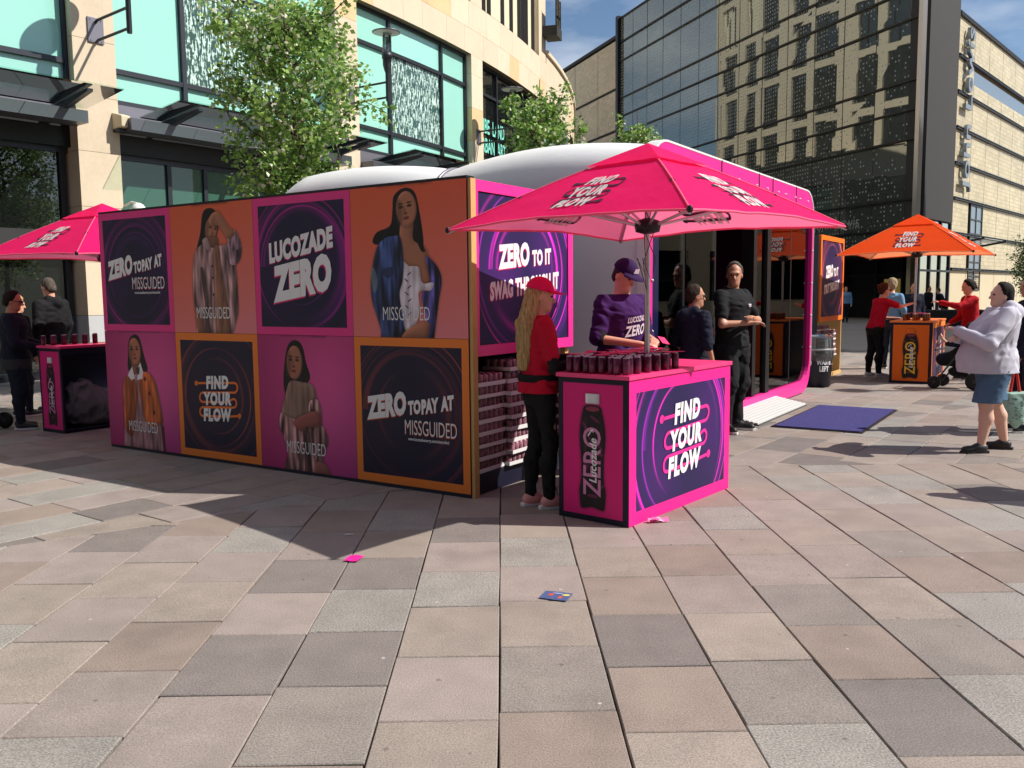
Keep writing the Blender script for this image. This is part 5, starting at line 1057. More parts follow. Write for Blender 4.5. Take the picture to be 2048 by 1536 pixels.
def words(par, T, lines, edge=None):
    """lines: (text, x, y, height, width factor, bold, shear, rise); a coloured copy peeps out below the white"""
    a, s = MB(), MB()
    for (tx, x, y, h, xs, bo, shr, ri) in lines:
        V, F = text2d(tx, h=h, xs=xs, bold=bo, shear=shr, rise=ri); a.add([T(x + p, y + q, .004) for p, q in V], F)
        if edge and h > .07: s.add([T(x + p - h * .035, y + q - h * .05, .002) for p, q in V], F)
    o = a.build('lettering', LETTER, par)
    if edge and s.v: s.build('lettering_edge', edge, par)
    return o
def pay_at(par, T, edge):
    words(par, T, [('ZERO', .29, .47, .145, .64, .065, .0, .16), ('TO', .54, .50, .085, .62, .06, 0, .16), ('PAY', .675, .515, .09, .60, .06, 0, .16), ('AT', .82, .54, .09, .60, .06, 0, .16),
                   ('MISSGUIDED', .675, .355, .105, .56, -.006, 0, 0), ('www.lucozadeenergy.com/missguided', .655, .315, .022, .74, .02, 0, 0)], edge)
def missg(par, T, x, y): words(par, T, [('MISSGUIDED', x, y, .095, .57, -.006, 0, 0)])
for c in range(4):
    for r_ in range(2):
        x0, z0 = c * PW, .03 + (1 - r_) * PH; TT = lambda x, z, d: WT(x, z, d)
        if (c, r_) == (0, 0): o, T = panel(wall, TT, x0, z0, PW, PH, poster_swirl(PINK, seed=1, amt=.7)); pay_at(wall, T, SHADP)
        if (c, r_) == (1, 0): o, T = panel(wall, TT, x0, z0, PW, PH, model_shirt()); missg(wall, T, .50, .115)
        if (c, r_) == (2, 0):
            o, T = panel(wall, TT, x0, z0, PW, PH, poster_swirl(PINK, seed=4, amt=.8)); words(wall, T, [('LUCOZADE', .5, .58, .135, .64, .06, 0, .15), ('ZERO', .505, .30, .235, .66, .07, 0, .15)], SHADP)
        if (c, r_) == (3, 0): o, T = panel(wall, TT, x0, z0, PW, PH, model_denim()); missg(wall, T, .485, .115)
        if (c, r_) == (0, 1): o, T = panel(wall, TT, x0, z0, PW, PH, model_trench()); missg(wall, T, .50, .145)
        if (c, r_) == (1, 1):
            o, T = panel(wall, TT, x0, z0, PW, PH, poster_swirl(ORANGE, True, 6, .8)); find_your_flow(lambda x, y, d=0, T=T: T(.49 + x / PW, .29 + y / PH, d), wall, .46, .06, .05, LETTER, LINEO)
        if (c, r_) == (2, 1): o, T = panel(wall, TT, x0, z0, PW, PH, model_knit()); missg(wall, T, .49, .13)
        if (c, r_) == (3, 1): o, T = panel(wall, TT, x0, z0, PW, PH, poster_swirl(ORANGE, True, 9, .8)); pay_at(wall, T, SHADO)
def sign_board(label, u0, u1, w, z0, z1, orange, line2, mirror=False):
    t = thing('sign_board', label, 'sign', PD(u0, w, 0), 33, 'sign boards over the can stacks'); wd, hh = u1 - u0, z1 - z0
    TT = lambda x, z, d: (d, x, z0 + z); b = MB(); b.box(-.06, -.012, .012, wd - .012, z0 + .01, z1 - .01); b.build('backing_board', NAVYP, t)
    fr_ = MB(); f = .085
    for x0, x1, a, c in ((0, wd, 0, f), (0, wd, hh - f, hh), (0, f, f, hh - f), (wd - f, wd, f, hh - f)): fr_.box(-.03, .016, x0, x1, z0 + a, z0 + c)
    fr_.build('frame', ORANGEP if orange else PINKP, t); o, T = panel(t, lambda x, z, d: TT(f + x, f + z, d - .008), 0, 0, wd - 2 * f, hh - 2 * f, poster_swirl(None, orange, 12 if orange else 15, 1.5, 340, 300, (.12, .08, .28)), 'poster_print')
    a = (hh - 2 * f) / (wd - 2 * f)
    lines = [('ZERO', .37, .53, .15, .58, .06, 0, .11), ('TO IT', .68, .55, .105, .56, .055, 0, .11), (line2, .5, .34, .115, .50 if not orange else .46, .055, 0, .11)]
    words(t, T, lines, SHADO if orange else SHADP)
    b = MB()
    if orange: b.box(-.09, .0, wd - .06, wd - .01, 0, z0); b.box(-.7, .0, wd - .03, wd - .008, 0, z0 - .01); b.box(-.02, .03, .05, wd - .06, .0, .06)
    else: b.box(-.08, -.03, wd - .07, wd - .01, 0, z0)
    b.build('post', TIMBER, t); return t
sign_board('pink framed sign over the can stack beside the near poster wall', -2.50, -.93, .325, 1.10, 2.45, False, 'SWAG THROUGH IT'); sign_board('orange framed sign over the far can stack right of the pod', 7.95, 9.72, .29, 1.03, 2.56, True, 'STRUT THROUGH IT')
t = thing('side_board', 'dark navy board standing left of the orange framed sign', 'board', PD(7.9, .3, 0), 33); b = MB(); b.box(-1.6, 0, -.04, 0, 0, 2.55); b.build('panel', NAVYP, t)
# ---- stacks of can trays
CANW = mat('can_dark_pink', hexc(165, 118, 132), .35, .2, noise=(48, .9), rand=.25); TRAYW = mat('white_card', (.76, .75, .76), .7, rand=.06); CANTOP = mat('can_lid', (.6, .6, .62), .3, .8)
def tray_proto():
    a, b = MB(), MB(); a.box(-.135, .135, -.205, .205, 0, .004); 
    for x0, x1, y0, y1 in ((-.135, .135, -.205, -.202), (-.135, .135, .202, .205), (-.135, -.132, -.202, .202), (.132, .135, -.202, .202)): a.box(x0, x1, y0, y1, 0, .034)
    for i in range(4):
        for j in range(6): b.lathe([(.024, .006), (.0275, .012), (.0275, .088), (.023, .094)], (-.1 + .0665 * i, -.168 + .067 * j, 0), 8)
    return a.mesh('card_tray', TRAYW), b.mesh('cans', CANW)
TRA, TRB = tray_proto(); ORD = ['bottom', 'second', 'third', 'fourth', 'fifth', 'sixth', 'seventh', 'eighth', 'ninth', 'tenth', 'top']; r5 = random.Random(9)
def stack(u0, n, w, z0, rows, lab, grp, cols, skip=()):
    for c in range(n):
        for k in range(rows):
            if (c, k) in skip: continue
            jx = r5.uniform(-.012, .012) + (.05 if c == n - 1 and k > 2 else 0); t = thing('can_tray', f'can tray {ORD[k]} from the floor, {cols[c]} column {lab}', 'can tray', PD(u0 + .42 * c + r5.uniform(-.008, .008), w + .14 - jx - .05 * (c % 2), z0 + k * .098), 33 + r5.uniform(-3, 3), grp)
            link('card_tray', TRA, t); o = link('cans', TRB, t); o['kind'] = 'stuff'
stack(-2.24, 4, .33, .17, 9, 'of the near stack', 'can trays in the near stack', ['leftmost', 'second', 'third', 'rightmost'], ((0, 8), (3, 8)))
stack(8.35, 3, .36, .07, 9, 'of the far stack', 'can trays in the far stack', ['leftmost', 'middle', 'rightmost'], ((2, 8),))
for lb, u0, ln in (('navy plinth under the near can stack', -2.48, 1.62), ):
    t = thing('plinth', lb, 'plinth', PD(u0, .34, 0), 33); b = MB(); b.box(-.62, 0, 0, ln, .0, .165); b.build('box', NAVYP, t, bevel=.006)
# ---- litter bin
t = thing('litter_bin', 'navy round bin with a clear bag over its rim, beside the pod', 'bin', (5.06, 14.5, 0), 205); b = MB(); b.lathe([(.20, .0), (.235, .02), (.25, .58), (.255, .60)], n=28); b.build('drum', mat('navy_bin', lin((.08, .075, .17)), .45, noise=(5, .1)), t)
b = MB(); b.lathe([(.262, .44), (.275, .52), (.268, .60), (.262, .66), (.258, .80), (.24, .86), (.252, .80), (.256, .66)], n=28); b.build('clear_bag', glass_mat('clear_plastic', (.75, .76, .76), .05, opaque=.16, dark=(.3, .3, .3)), t); b = MB(); b.lathe([(.262, .60), (.272, .61), (.272, .63), (.262, .64)], n=28); b.build('rim', mat('grey_rim', (.3, .3, .3), .4), t)
b = MB()
for tx, x, z, h, xs in (('ZERO', -.26, .35, .14, .60), ('WASTE', .10, .38, .085, .66), ('LEFT', .10, .27, .085, .66)):
    V, F = text2d(tx, h=h, xs=xs, bold=.04)
    b.add([(.2525 * math.cos(R(90) + (x + p + .06) / .25), .2525 * math.sin(R(90) + (x + p + .06) / .25), z + q) for p, q in V], F)
b.build('lettering', LETTER, t)
# ---- parasols
def parasol(label, cx, cy_, a0, hd, ze, za, main, under_line, group='square branded parasols', hubz=None, pole_to=0.):
    t = thing('parasol', label, 'parasol', (cx, cy_, 0), 0, group); C = [np.array([hd * math.cos(R(a0 + 90 * k)), hd * math.sin(R(a0 + 90 * k)), ze]) for k in range(4)]; ap = np.array([0, 0, za])
    def surf(k, s, f):      # s: 0 apex to 1 edge, f: 0..1 between two corners
        A, B = C[k], C[(k + 1) % 4]; e = A * (1 - f) + B * f; bow = 4 * f * (1 - f); e = e * np.array([1 - .045 * bow, 1 - .045 * bow, 1]) + np.array([0, 0, .035 * bow])
        p = ap * (1 - s) + e * s; sag = math.sin(math.pi * min(1, s)) * (.022 - .012 * bow); rip = (.006 * bow * math.sin(s * 21 + f * 9 + k) + .004 * math.sin(f * 40 + 3 * math.sin(s * 7 + k)) * (1 - s) + .003 * bow * math.sin(f * 31 + s * 13)) * s; return p + np.array([0, 0, sag + rip])
    b = MB(); n, m_ = 14, 12
    for k in range(4):
        V = [surf(k, .16 + .84 * i / m_, j / n) for i in range(m_ + 1) for j in range(n + 1)]; b.add(V, [(i * (n + 1) + j, (i + 1) * (n + 1) + j, (i + 1) * (n + 1) + j + 1, i * (n + 1) + j + 1) for i in range(m_) for j in range(n)], sm=True)
    cn = b.build('canopy', main, t); b = MB()
    for k in range(4):
        V = [surf(k, s, j / n) + np.array([0, 0, .008 + .02 * (1 - s)]) for s in (0, .08, .17, .25, .31) for j in range(n + 1)]; b.add(V, [(i * (n + 1) + j, (i + 1) * (n + 1) + j, (i + 1) * (n + 1) + j + 1, i * (n + 1) + j + 1) for i in range(4) for j in range(n)], sm=True)
    b.build('vent_cap', main, t); zh = hubz or ze + .02
    b = MB(); b.tube([(0, 0, pole_to), (0, 0, za - .04)], .021, 12); b.build('pole', ALU, t); b = MB(); b.lathe([(.03, zh - .06), (.085, zh - .045), (.095, zh), (.085, zh + .03), (.03, zh + .05)], n=16); b.build('hub', BLACKM, t)
    for k in range(4):
        hb = MB(); hb.tube([surf(k, 1., j / 12) - np.array([0, 0, .004]) for j in range(13)], .008, 5); hb.build('hem', main, t); hb = MB(); hb.tube([surf(k, s_, 0) + np.array([0, 0, .003]) for s_ in (.3, .45, .6, .8, 1.)], .006, 5); hb.build('seam', main, t)
        for f, s in ((0, .62), (.5, .66)):
            e = surf(k, s, f) - np.array([0, 0, .03]); d = e[:2] / np.hypot(*e[:2]); b = MB(); b.tube([(d[0] * .07, d[1] * .07, zh), tuple(e)], .011, 6); o = b.build('strut', ALU, t); b = MB(); b.tube([e - np.array([*d * .03, .01]), e + np.array([*d * .03, .012])], .02, 6); b.build('strut_joint', BLACKM, o)
        b = MB(); b.tube([surf(k, s, 0) - np.array([0, 0, .022]) for s in (.05, .3, .6, 1.0)], .009, 5); o = b.build('rib', ALU, t); e = surf(k, 1, 0); b = MB(); b.lathe([(.012, -.02), (.02, 0), (.012, .02)], tuple(e), 8); b.build('rib_tip', BLACKM, o)
        M0 = surf(k, .74, .5); ex = (C[(k + 1) % 4] - C[k]); ex = ex / np.linalg.norm(ex); W2 = np.linalg.norm(C[0] - C[1])
        for lift in (.0, -.012):
            def T(x, y, d, k=k, lift=lift):
                s = .93 - y / 1.3; f = .5 + .60 * x / (W2 * max(s, .2)); p = surf(k, s, f); return tuple(p + np.array([0, 0, d + .005 if lift == 0 else -d - .006]))
            find_your_flow(T, t, .58, .06, 0, WLET, under_line, .002)
    return t
def lined(name, c, inner):
    """canopy cloth: strong colour outside, paler coated face inside, light comes through"""
    m = mat(name, c, .75, spec=.2, bump=(9, .35), trans=.4); N, L = m.node_tree.nodes, m.node_tree.links; g_ = N.new('ShaderNodeNewGeometry'); x = N.new('ShaderNodeMix'); x.data_type = 'RGBA'
    x.inputs[6].default_value = (*c, 1); x.inputs[7].default_value = (*inner, 1); L.new(g_.outputs['Backfacing'], x.inputs[0]); L.new(x.outputs[2], N['Principled BSDF'].inputs['Base Color'])
    for n_ in N:
        if n_.type == 'BSDF_TRANSLUCENT': L.new(x.outputs[2], n_.inputs['Color'])
    return m
WLET = mat('white_canopy_print', (.8, .8, .8), .7, trans=.35); PCAN = lined('pink_canopy_cloth', hexc(255, 20, 112), hexc(255, 130, 170)); OCAN = lined('orange_canopy_cloth', hexc(255, 84, 14), hexc(255, 160, 110)); NLINE = mat('navy_line', lin((.16, .05, .22)), .6, trans=.2)
near_p = parasol('large hot pink parasol over the near pink counter', .975, 6.30, -89.5, 1.42, 2.035, 2.60, PCAN, NLINE)
parasol('pink parasol at the left edge, half behind the poster wall', -5.0, 10.9, -76, 1.50, 2.06, 2.71, PCAN, NLINE); parasol('bright orange parasol at the right over the orange counter', 7.08, 15.4, 8, 1.50, 2.18, 2.86, OCAN, NLINE)
b = MB(); r6 = random.Random(3)
for i in range(3):
    x, y = .0 + r6.uniform(-.05, .04), -.09 + r6.uniform(-.04, .03); b.tube([(x, y, 2.14), (x + r6.uniform(-.05, .05), y - .02, 2.0), (x + r6.uniform(-.08, .05), y, 1.85 - .03 * i), (x + .01, y + .03, 1.70 - .05 * i), (x - .06, y, 1.82)], .003, 5)
b.build('hanging_cord', BLACKM, near_p)
# ---- counters
def counter(label, near_, az, ln, dp, h, orange=False, open_back=False, group='branded counters'):
    """origin at the near corner; local y runs along the long front, local -x goes back along the bottle side"""
    t = thing('counter', label, 'counter', (near_[0], near_[1], 0), az, group); bd = MB(); e = .004
    PT = PINKT if not orange else mat('orange_tabletop', hexc(245, 130, 50), .35)
    if open_back:
        bd.box(-dp, 0, 0, .02, .02, h - .03); bd.box(-dp, 0, ln - .02, ln, .02, h - .03); bd.box(-dp, -dp + .02, .02, ln - .02, .02, h - .03); bd.box(-dp + .02, 0, .02, ln - .02, .02, .04); bd.box(-.03, 0, .02, ln - .02, h - .1, h - .03)
    else: bd.box(-dp, 0, 0, ln, .0, h - .03)
    bd.build('cabinet', NAVYP, t, bevel=.003); b = MB(); b.box(-dp - .015, .015, -.015, ln + .015, h - .03, h); b.build('tabletop', PT, t, bevel=.003)
    if not open_back:
        o, T = panel(t, lambda x, z, d: (d, x, z), 0, 0.0, ln, h - .03, poster_swirl(ORANGE if orange else (.97, .12, .55), orange, 22, 1.5, 440, 290, (.10, .08, .26)), 'front_panel', .004)
        find_your_flow(lambda x, y, d=0: (.006 + d, ln * .50 + x, .235 + y), t, .56, .10, .04, LETTER, LINEO if orange else LINEP)
    o, T = panel(t, lambda x, z, d: (-dp + x, -d, z), 0, 0, dp, h - .03, bottle_print(orange), 'bottle_panel', .004)
    v1 = mat('bottle_script_orange', hexc(240, 190, 40), .5) if orange else mat('bottle_script_pink', hexc(205, 130, 175), .5)
    a, w2 = MB(), MB(); V, F = text2d('ZERO', h=dp * .26, xs=.95, bold=.01, shear=.0); a.add([T(.615 - q / dp, .42 + x / h * 1.0, .001) for x, q in V], F); a.build('lettering', v1, t)
    V, F = text2d('Lucozade', h=dp * .105, xs=1.0, bold=.02, shear=.22); w2.add([T(.53 - q / dp + .03, .43 + x / h, .003) for x, q in V], F); ribbon(w2, lambda x, y: T(x, y, .0035), [(.44 + .03 * i - .010 * i * i * .3, .60 + .045 * math.sin(i * .5)) for i in range(6)], .012); w2.build('script_lettering', LETTER, t); return t
c1 = counter('pink counter crowded with cans under the near pink parasol', (.775, 5.779), 39.2, 1.53, .575, 1.03)
c2 = counter('pink counter with an open black back at the left edge', (-5.245, 10.159), 33, 1.55, .47, 1.03, open_back=True); c3 = counter('orange counter under the orange parasol', (7.028, 14.611), 32.8, 1.62, .655, 1.06, orange=True)
def along(c, s, d, z): a = R(-math.degrees(c.rotation_euler[2])); return (c.location[0] + math.sin(a) * s - math.cos(a) * d, c.location[1] + math.cos(a) * s + math.sin(a) * d, z)
t = thing('plastic_bag', 'crumpled grey plastic sack stuffed in the open counter at the left', 'bag', along(c2, .42, .2, .04), 33); F_ = Field((-.3, -.45, -.02), (.3, .5, .75), .02)
F_.ell((0, 0, .22), (.17, .34, .24), k=.05); F_.ell((.02, -.1, .42), (.12, .18, .16), k=.08); F_.ell((0, .2, .2), (.13, .2, .2), k=.08); F_.wrinkle(.022, 4, 38); F_.mesh('sack', mat('grey_plastic', (.17, .17, .18), .5, spec=.35), t)
t = thing('storage_box', 'pale blue box on the shelf beside the plastic sack', 'box', along(c2, .98, .22, .04), 33); b = MB(); b.box(-.16, .14, -.2, .28, 0, .3); b.build('box_body', mat('pale_blue_box', hexc(120, 125, 190), .5), t, bevel=.01); b = MB(); b.box(-.17, .15, -.21, .29, .3, .33); b.build('lid', mat('box_lid', hexc(150, 155, 205), .5), t, bevel=.005)
# ---- cans and vouchers on the counters
CB, CBL = mat('can_pink_black', hexc(104, 44, 76), .25, .3, noise=(70, 1.0, (1, 1, .45)), rand=.2), mat('can_orange_black', hexc(120, 62, 20), .3, .35, noise=(45, .5, (1, 1, .4)), rand=.12)
def can_mesh(m):
    a, b = MB(), MB(); a.lathe([(.022, 0), (.0265, .006), (.0265, .103), (.0225, .112)], n=12); b.lathe([(.0225, .112), (.0235, .115), (.019, .1155), (.018, .113), (.004, .113)], n=12); b.box(-.004, .010, -.005, .005, .1155, .118); return a.mesh('can_body', m), b.mesh('can_lid', CANTOP)
CMP, CMO = can_mesh(CB), can_mesh(CBL); NTH = ['first', 'second', 'third', 'fourth', 'fifth', 'sixth', 'seventh', 'eighth', 'ninth', 'tenth', 'eleventh', 'twelfth']
def can(p, ms, label, grp): t = thing('drink_can', label, 'can', p, r5.uniform(0, 360), grp); link('can_body', ms[0], t); link('can_lid', ms[1], t); return t
VP = mat('pink_voucher', hexc(225, 40, 110), .5, noise=(20, .3)); VM = MB(); VM.box(-.035, .035, -.055, .055, 0, .0025); VM = VM.mesh('card', VP)
spots = []
for rw in range(16):
    s = .045 + .066 * rw
    for i in range(8):
        d = .045 + .066 * i + (.03 if rw % 2 else 0)
        if d > .54 or (s > .74 and d < .26) or rw > 14 or r5.random() < .06: continue
        spots.append((rw, s + r5.uniform(-.012, .012), d + r5.uniform(-.012, .012)))
rows = {}
NTH += ['thirteenth', 'fourteenth', 'fifteenth', 'sixteenth']
for k, (rw, s, d) in enumerate(spots):
    rows[rw] = rows.get(rw, 0) + 1; can(along(c1, s, d, 1.031), CMP, f'pink drink can, {NTH[rows[rw] - 1]} in the {NTH[rw]} row from the bottle side, near counter', 'cans on the near pink counter')
    if (d > .2 or rw > 8) and r5.random() < .42:
        v = link('voucher_card', VM); v.location = along(c1, s + .02, d, 1.1505); v.rotation_euler = (r5.uniform(-.03, .03), r5.uniform(-.03, .03), r5.uniform(0, 3)); tag(v, f'pink voucher card on the {NTH[rows[rw] - 1]} can of the {NTH[rw]} row, near counter', 'voucher', 'voucher cards on the near counter')
for i in range(11): can(along(c2, .04 + .066 * i, .42 - .09 * (i % 2), 1.031), CMP, f'dark pink drink can, {NTH[i]} from the left on the left edge counter', 'cans on the left edge counter')
for i in range(24): can(along(c3, .10 + .066 * (i // 3) + r5.uniform(-.01, .01), .14 + .16 * (i % 3) + r5.uniform(-.015, .015), 1.061), CMO, f"orange drink can, {NTH[i // 3]} from the near end in the {['front', 'middle', 'back'][i % 3]} row, orange counter", 'cans on the orange counter')
v = link('leaflet', VM); v.location = along(c3, .5, .3, 1.180); v.scale = (3, 3, 1); tag(v, 'pink leaflet lying across the cans on the orange counter', 'leaflet')
t = thing('black_bag', 'small black bag on the left edge counter by the wall', 'bag', along(c2, 1.2, .2, 1.031), 33); F_ = Field((-.2, -.25, -.02), (.2, .25, .3), .015); F_.ell((0, 0, .09), (.12, .17, .1), k=.03); F_.wrinkle(.008, 2, 30); F_.mesh('bag_body', BLACKM, t)
# ---- litter on the paving
def litter(name, label, cat, p, az, w, l, m, fold=.015):
    b = MB(); n = 4; V = [((i / n - .5) * w, (j / n - .5) * l, .0065 + fold * (math.sin(i * 1.9 + j) + 1) * .5) for i in range(n + 1) for j in range(n + 1)]; b.add(V, [(i * (n + 1) + j, (i + 1) * (n + 1) + j, (i + 1) * (n + 1) + j + 1, i * (n + 1) + j + 1) for i in range(n) for j in range(n)], uv=[[(i / n, j / n), ((i + 1) / n, j / n), ((i + 1) / n, (j + 1) / n), (i / n, (j + 1) / n)] for i in range(n) for j in range(n)])
    o = b.build(name, m); o.location = (p[0], p[1], 0); o.rotation_euler = (0, 0, -R(az)); return tag(o, label, cat)
litter('fallen_card', 'small bright pink card dropped on the sunlit paving', 'card', ground(708, 1119), 10, .085, .12, mat('bright_pink_card', hexc(250, 40, 150), .4), .006)
fl_ = Print(64, 48); fl_.fill((.30, .36, .52)); fl_.put(fl_.ell(.3, .6, .09, .14), (.9, .3, .2)); fl_.put(fl_.ell(.68, .35, .08, .13), (.9, .35, .25)); fl_.put(fl_.ell(.82, .7, .15, .1, 30), (.85, .8, .4)); fl_.put(fl_.ell(.5, .82, .2, .04), (.75, .78, .9))
litter('flyer', 'torn dark blue flyer stuck to a dark paving slab', 'flyer', ground(1112, 1194), 20, .15, .12, image_mat('flyer_print', fl_.a), .002)
litter('wrapper', 'crumpled pink wrapper lying by the near counter corner', 'wrapper', ground(1316, 1045), 70, .05, .15, mat('pink_wrapper', hexc(240, 90, 160), .4), .03)
b = MB(); b.tube([(0, 0, .009), (.055, .01, .009)], .004, 6); o = b.build('cigarette_end', WHITE); p = ground(690, 1072); o.location = (p[0], p[1], 0); tag(o, 'white cigarette end on the shaded paving before the wall', 'cigarette end')
# ------------------------------------------------------------------ people
BLK, NVY = cloth('black_cotton', (.013, .013, .015)), cloth('navy_sweat', hexc(30, 34, 50)); RED = cloth('crimson_tee', hexc(188, 22, 52)); PUR = cloth('purple_tee', hexc(60, 25, 86)); PCAP = cloth('pink_cap_cloth', hexc(238, 30, 96)); VCAP = cloth('purple_cap_cloth', hexc(44, 22, 70))
GREYH = cloth('grey_marl', hexc(198, 196, 210), .9, .05); DENIM = cloth('blue_denim', hexc(84, 112, 140), .9, .1); DKJ = cloth('dark_jeans', hexc(34, 40, 54)); CARD = cloth('red_cardigan', hexc(176, 22, 36)); LTB = cloth('light_denim', hexc(110, 150, 185)); BLSH, PKSH, WHSH = mat('black_shoe', (.015, .015, .016), .5), mat('pink_trainer', hexc(222, 152, 150), .7), mat('white_trainer', (.6, .6, .6), .6)
H = lambda n, c: mat(n, c, .75, spec=.25, noise=(22, .75, (4, 4, .35)), bump=(60, .4, (3, 3, .2)))
BLOND, BROWN, DARK, GREY, AUB, ASHB = H('hair_blonde', hexc(172, 144, 100)), H('hair_brown', hexc(50, 36, 26)), H('hair_black', hexc(28, 22, 20)), H('hair_grey', hexc(84, 76, 68)), H('hair_auburn', hexc(70, 34, 24)), H('hair_ash', hexc(150, 132, 105))
TXTW = mat('shirt_print', hexc(225, 215, 225), .8)
def front_text(t, J, lines, y_gap=.012, m=TXTW):
    """lettering laid on the chest: every vertex is dropped on the torso surface"""
    zs, cx, cyy, rx, ry = J['zs'], J['cx'], J['cy'], J['rx'], J['ry']; b = MB()
    for tx, x, z, h, xs, ri in lines:
        V, F = text2d(tx, h=h, xs=xs, bold=.035, rise=ri); P = []
        for p, q in V:
            zz = z + q; a = np.interp(zz, zs, rx) + .03; c = np.interp(zz, zs, ry) + .03; u = -(x + p); yy = np.interp(zz, zs, cyy) + c * math.sqrt(max(.05, 1 - (u / a) ** 2)) + y_gap; P.append((u * J['sc'], yy * J['sc'], zz * J['sc']))
        b.add(P, F)
    return b.build('shirt_lettering', m, t)
def dark_glasses(t, J, m=BLACKM):
    hp, sc = J['hp'], J['sc']; b = MB()
    for s in (-1, 1): b.lathe([(.001, -.004), (.021, -.003), (.021, .004), (.001, .005)], n=10, T=lambda x, y, z, s=s: tuple(hp(s * .032 + x, .098 + z, .008 + y * .8) * sc)); b.tube([hp(s * .053, .094, .012) * sc, hp(s * .082, .03, .012) * sc, hp(s * .08, -.02, .008) * sc], .0028 * sc, 5)
    b.tube([hp(-.014, .102, .012) * sc, hp(.014, .102, .012) * sc], .003 * sc, 5); return b.build('glasses', m, t)
# woman in the pink cap, side on, leafing through cards at the near counter
w1, J = person('person in a pink cap with long blonde hair beside the near counter', .20, 6.40, 72, 1.68, .0075, 'fair', .93, female=True, head=(14, 8), feet=((-.07, -.04), (.08, .06)), arms=(((-.23, .06, 1.10), (-.05, .30, 1.16)), ((.23, .04, 1.09), (.07, .29, 1.14))),
    top=dict(mat=RED, hem=.90, sleeve=.36, g=.022, under=BLK, ulen=.93, skirt=1), legs=dict(mat=BLK, g=.010), shoes=(PKSH,), hair=dict(mat=BLOND, long=.53, w=.075, g=.016), cap=PCAP)
b = MB(); b.lathe([(.178, .985), (.184, 1.0), (.184, 1.025), (.178, 1.04)], n=24, T=lambda x, y, z: (x * .98, y * .86 + .0, z * .96)); b.box(-.1, .1, .11, .17, .93, 1.04); b.build('waist_bag', BLK, w1, bevel=.01)
front_text(w1, J, [('ZERO', 0, 1.16, .08, .7, .1)])
for k, (dx, dz, rz) in enumerate(((0, 0, 20), (.012, .014, 35))):
    q = w1.matrix_basis @ Vector((.0 * J['sc'] + dx, .40 * J['sc'], 1.165 * J['sc'] + dz)); v = link('voucher_card', VM); v.location = q; v.rotation_euler = (.35, .1, R(rz - 72)); tag(v, ['dark pink card held in the hands of the person in the pink cap', 'upper pale card fanned out in the hands of the person in the pink cap'][k], 'card')
# man in the purple shirt behind the counter
w2, J = person('person in a purple cap and purple T-shirt behind the near counter', .93, 7.62, 145, 1.85, .0085, 'fair', 1.12, head=(-8, 26), lean=(0, .05), arms=(((-.27, .05, 1.12), (-.06, .34, 1.12)), ((.28, .06, 1.13), (.08, .36, 1.09))), top=dict(mat=PUR, hem=.88, sleeve=.44, g=.032, band=BLK, wr=.008), legs=dict(mat=BLK), shoes=(BLSH, BLSH), hair=dict(mat=BROWN), cap=VCAP)
front_text(w2, J, [('LUCOZADE', .03, 1.265, .045, .62, .12), ('ZERO', .03, 1.155, .085, .72, .12)])
hp, sc = J['hp'], J['sc']; b = MB(); b.quad(*[tuple(hp(x, .098, z) * sc) for x, z in ((-.03, .07), (.03, .07), (.026, .11), (-.026, .11))]); b.build('cap_badge', TXTW, w2)
q = w2.matrix_basis @ Vector((-.06 * sc, .46 * sc, 1.12 * sc)); v = link('voucher_card', VM); v.location = q; v.rotation_euler = (.5, .2, .4); tag(v, 'pink card in the hand of the person in the purple shirt', 'card')
# two men chatting before the pod
w3, J = person('person in a navy hoodie and sunglasses beside the one in black polo shirt', 1.86, 8.93, 62, 1.65, .010, 'tan', .98, head=(18, 2), feet=((-.1, 0), (.1, .03)), arms=(((-.24, -.04, 1.14), (-.22, .12, .92)), ((.25, -.02, 1.13), (.25, .07, .88))), top=dict(mat=NVY, hem=.88, sleeve=.56, g=.026, hood=1, wr=.007), legs=dict(mat=DKJ), shoes=(BLSH,), hair=dict(mat=BROWN, g=.010)); dark_glasses(w3, J)
w4, J = person('person in a black polo shirt with folded bare arms before the glass doorway', 2.50, 9.92, 142, 1.90, .009, 'tan', 1.06, head=(52, 6), feet=((-.12, 0), (.13, .05)), toe=(16, 22), arms=(((-.29, .10, 1.15), (-.02, .225, 1.19)), ((.29, .10, 1.13), (.03, .255, 1.14))), top=dict(mat=BLK, hem=.88, sleeve=.36, g=.028, collar=1, wr=.007), legs=dict(mat=BLK, g=.022, wide=1, wr=.008), shoes=(BLSH, SOLE), hair=dict(mat=GREY, g=.013))
front_text(w4, J, [('TBS', .075, 1.30, .030, 1.0, 0)])
# right hand group
w5, J = person('person in a pale grey hoodie and blue denim shorts on the sunlit plaza', 4.68, 8.47, -80, 1.66, .0085, 'pale', 1.42, belly=.15, head=(-4, -4), lean=(0, -.05), feet=((-.13, .14), (.13, -.17)), toe=(10, 14), arms=(((-.37, .17, 1.13), (-.03, .37, 1.25)), ((.37, .10, 1.14), (.04, .35, 1.17))),
    top=dict(mat=GREYH, hem=.82, sleeve=.97, g=.026, hood=1.35, wr=.007, fr=34, skirt=1, ak=.012), neck=.03, legs=dict(mat=DENIM, to=.52, wide=1, g=.02), shoes=(BLSH, BLSH), hair=dict(mat=DARK, g=.016))
w6, J = person('person in a crimson T-shirt and black trousers leaning across the orange counter', 6.62, 15.95, 80, 1.70, .012, 'fair', 1.02, female=True, lean=(0, .14), head=(0, 4), feet=((-.08, -.05), (.1, .05)), arms=(((-.22, .28, 1.10), (-.12, .50, 1.10)), ((.20, .38, 1.32), (.10, .66, 1.37))), top=dict(mat=RED, hem=.92, sleeve=.34, g=.024), legs=dict(mat=BLK), shoes=(WHSH,), hair=dict(mat=AUB, bun=1, g=.016)); dark_glasses(w6, J, STEEL)
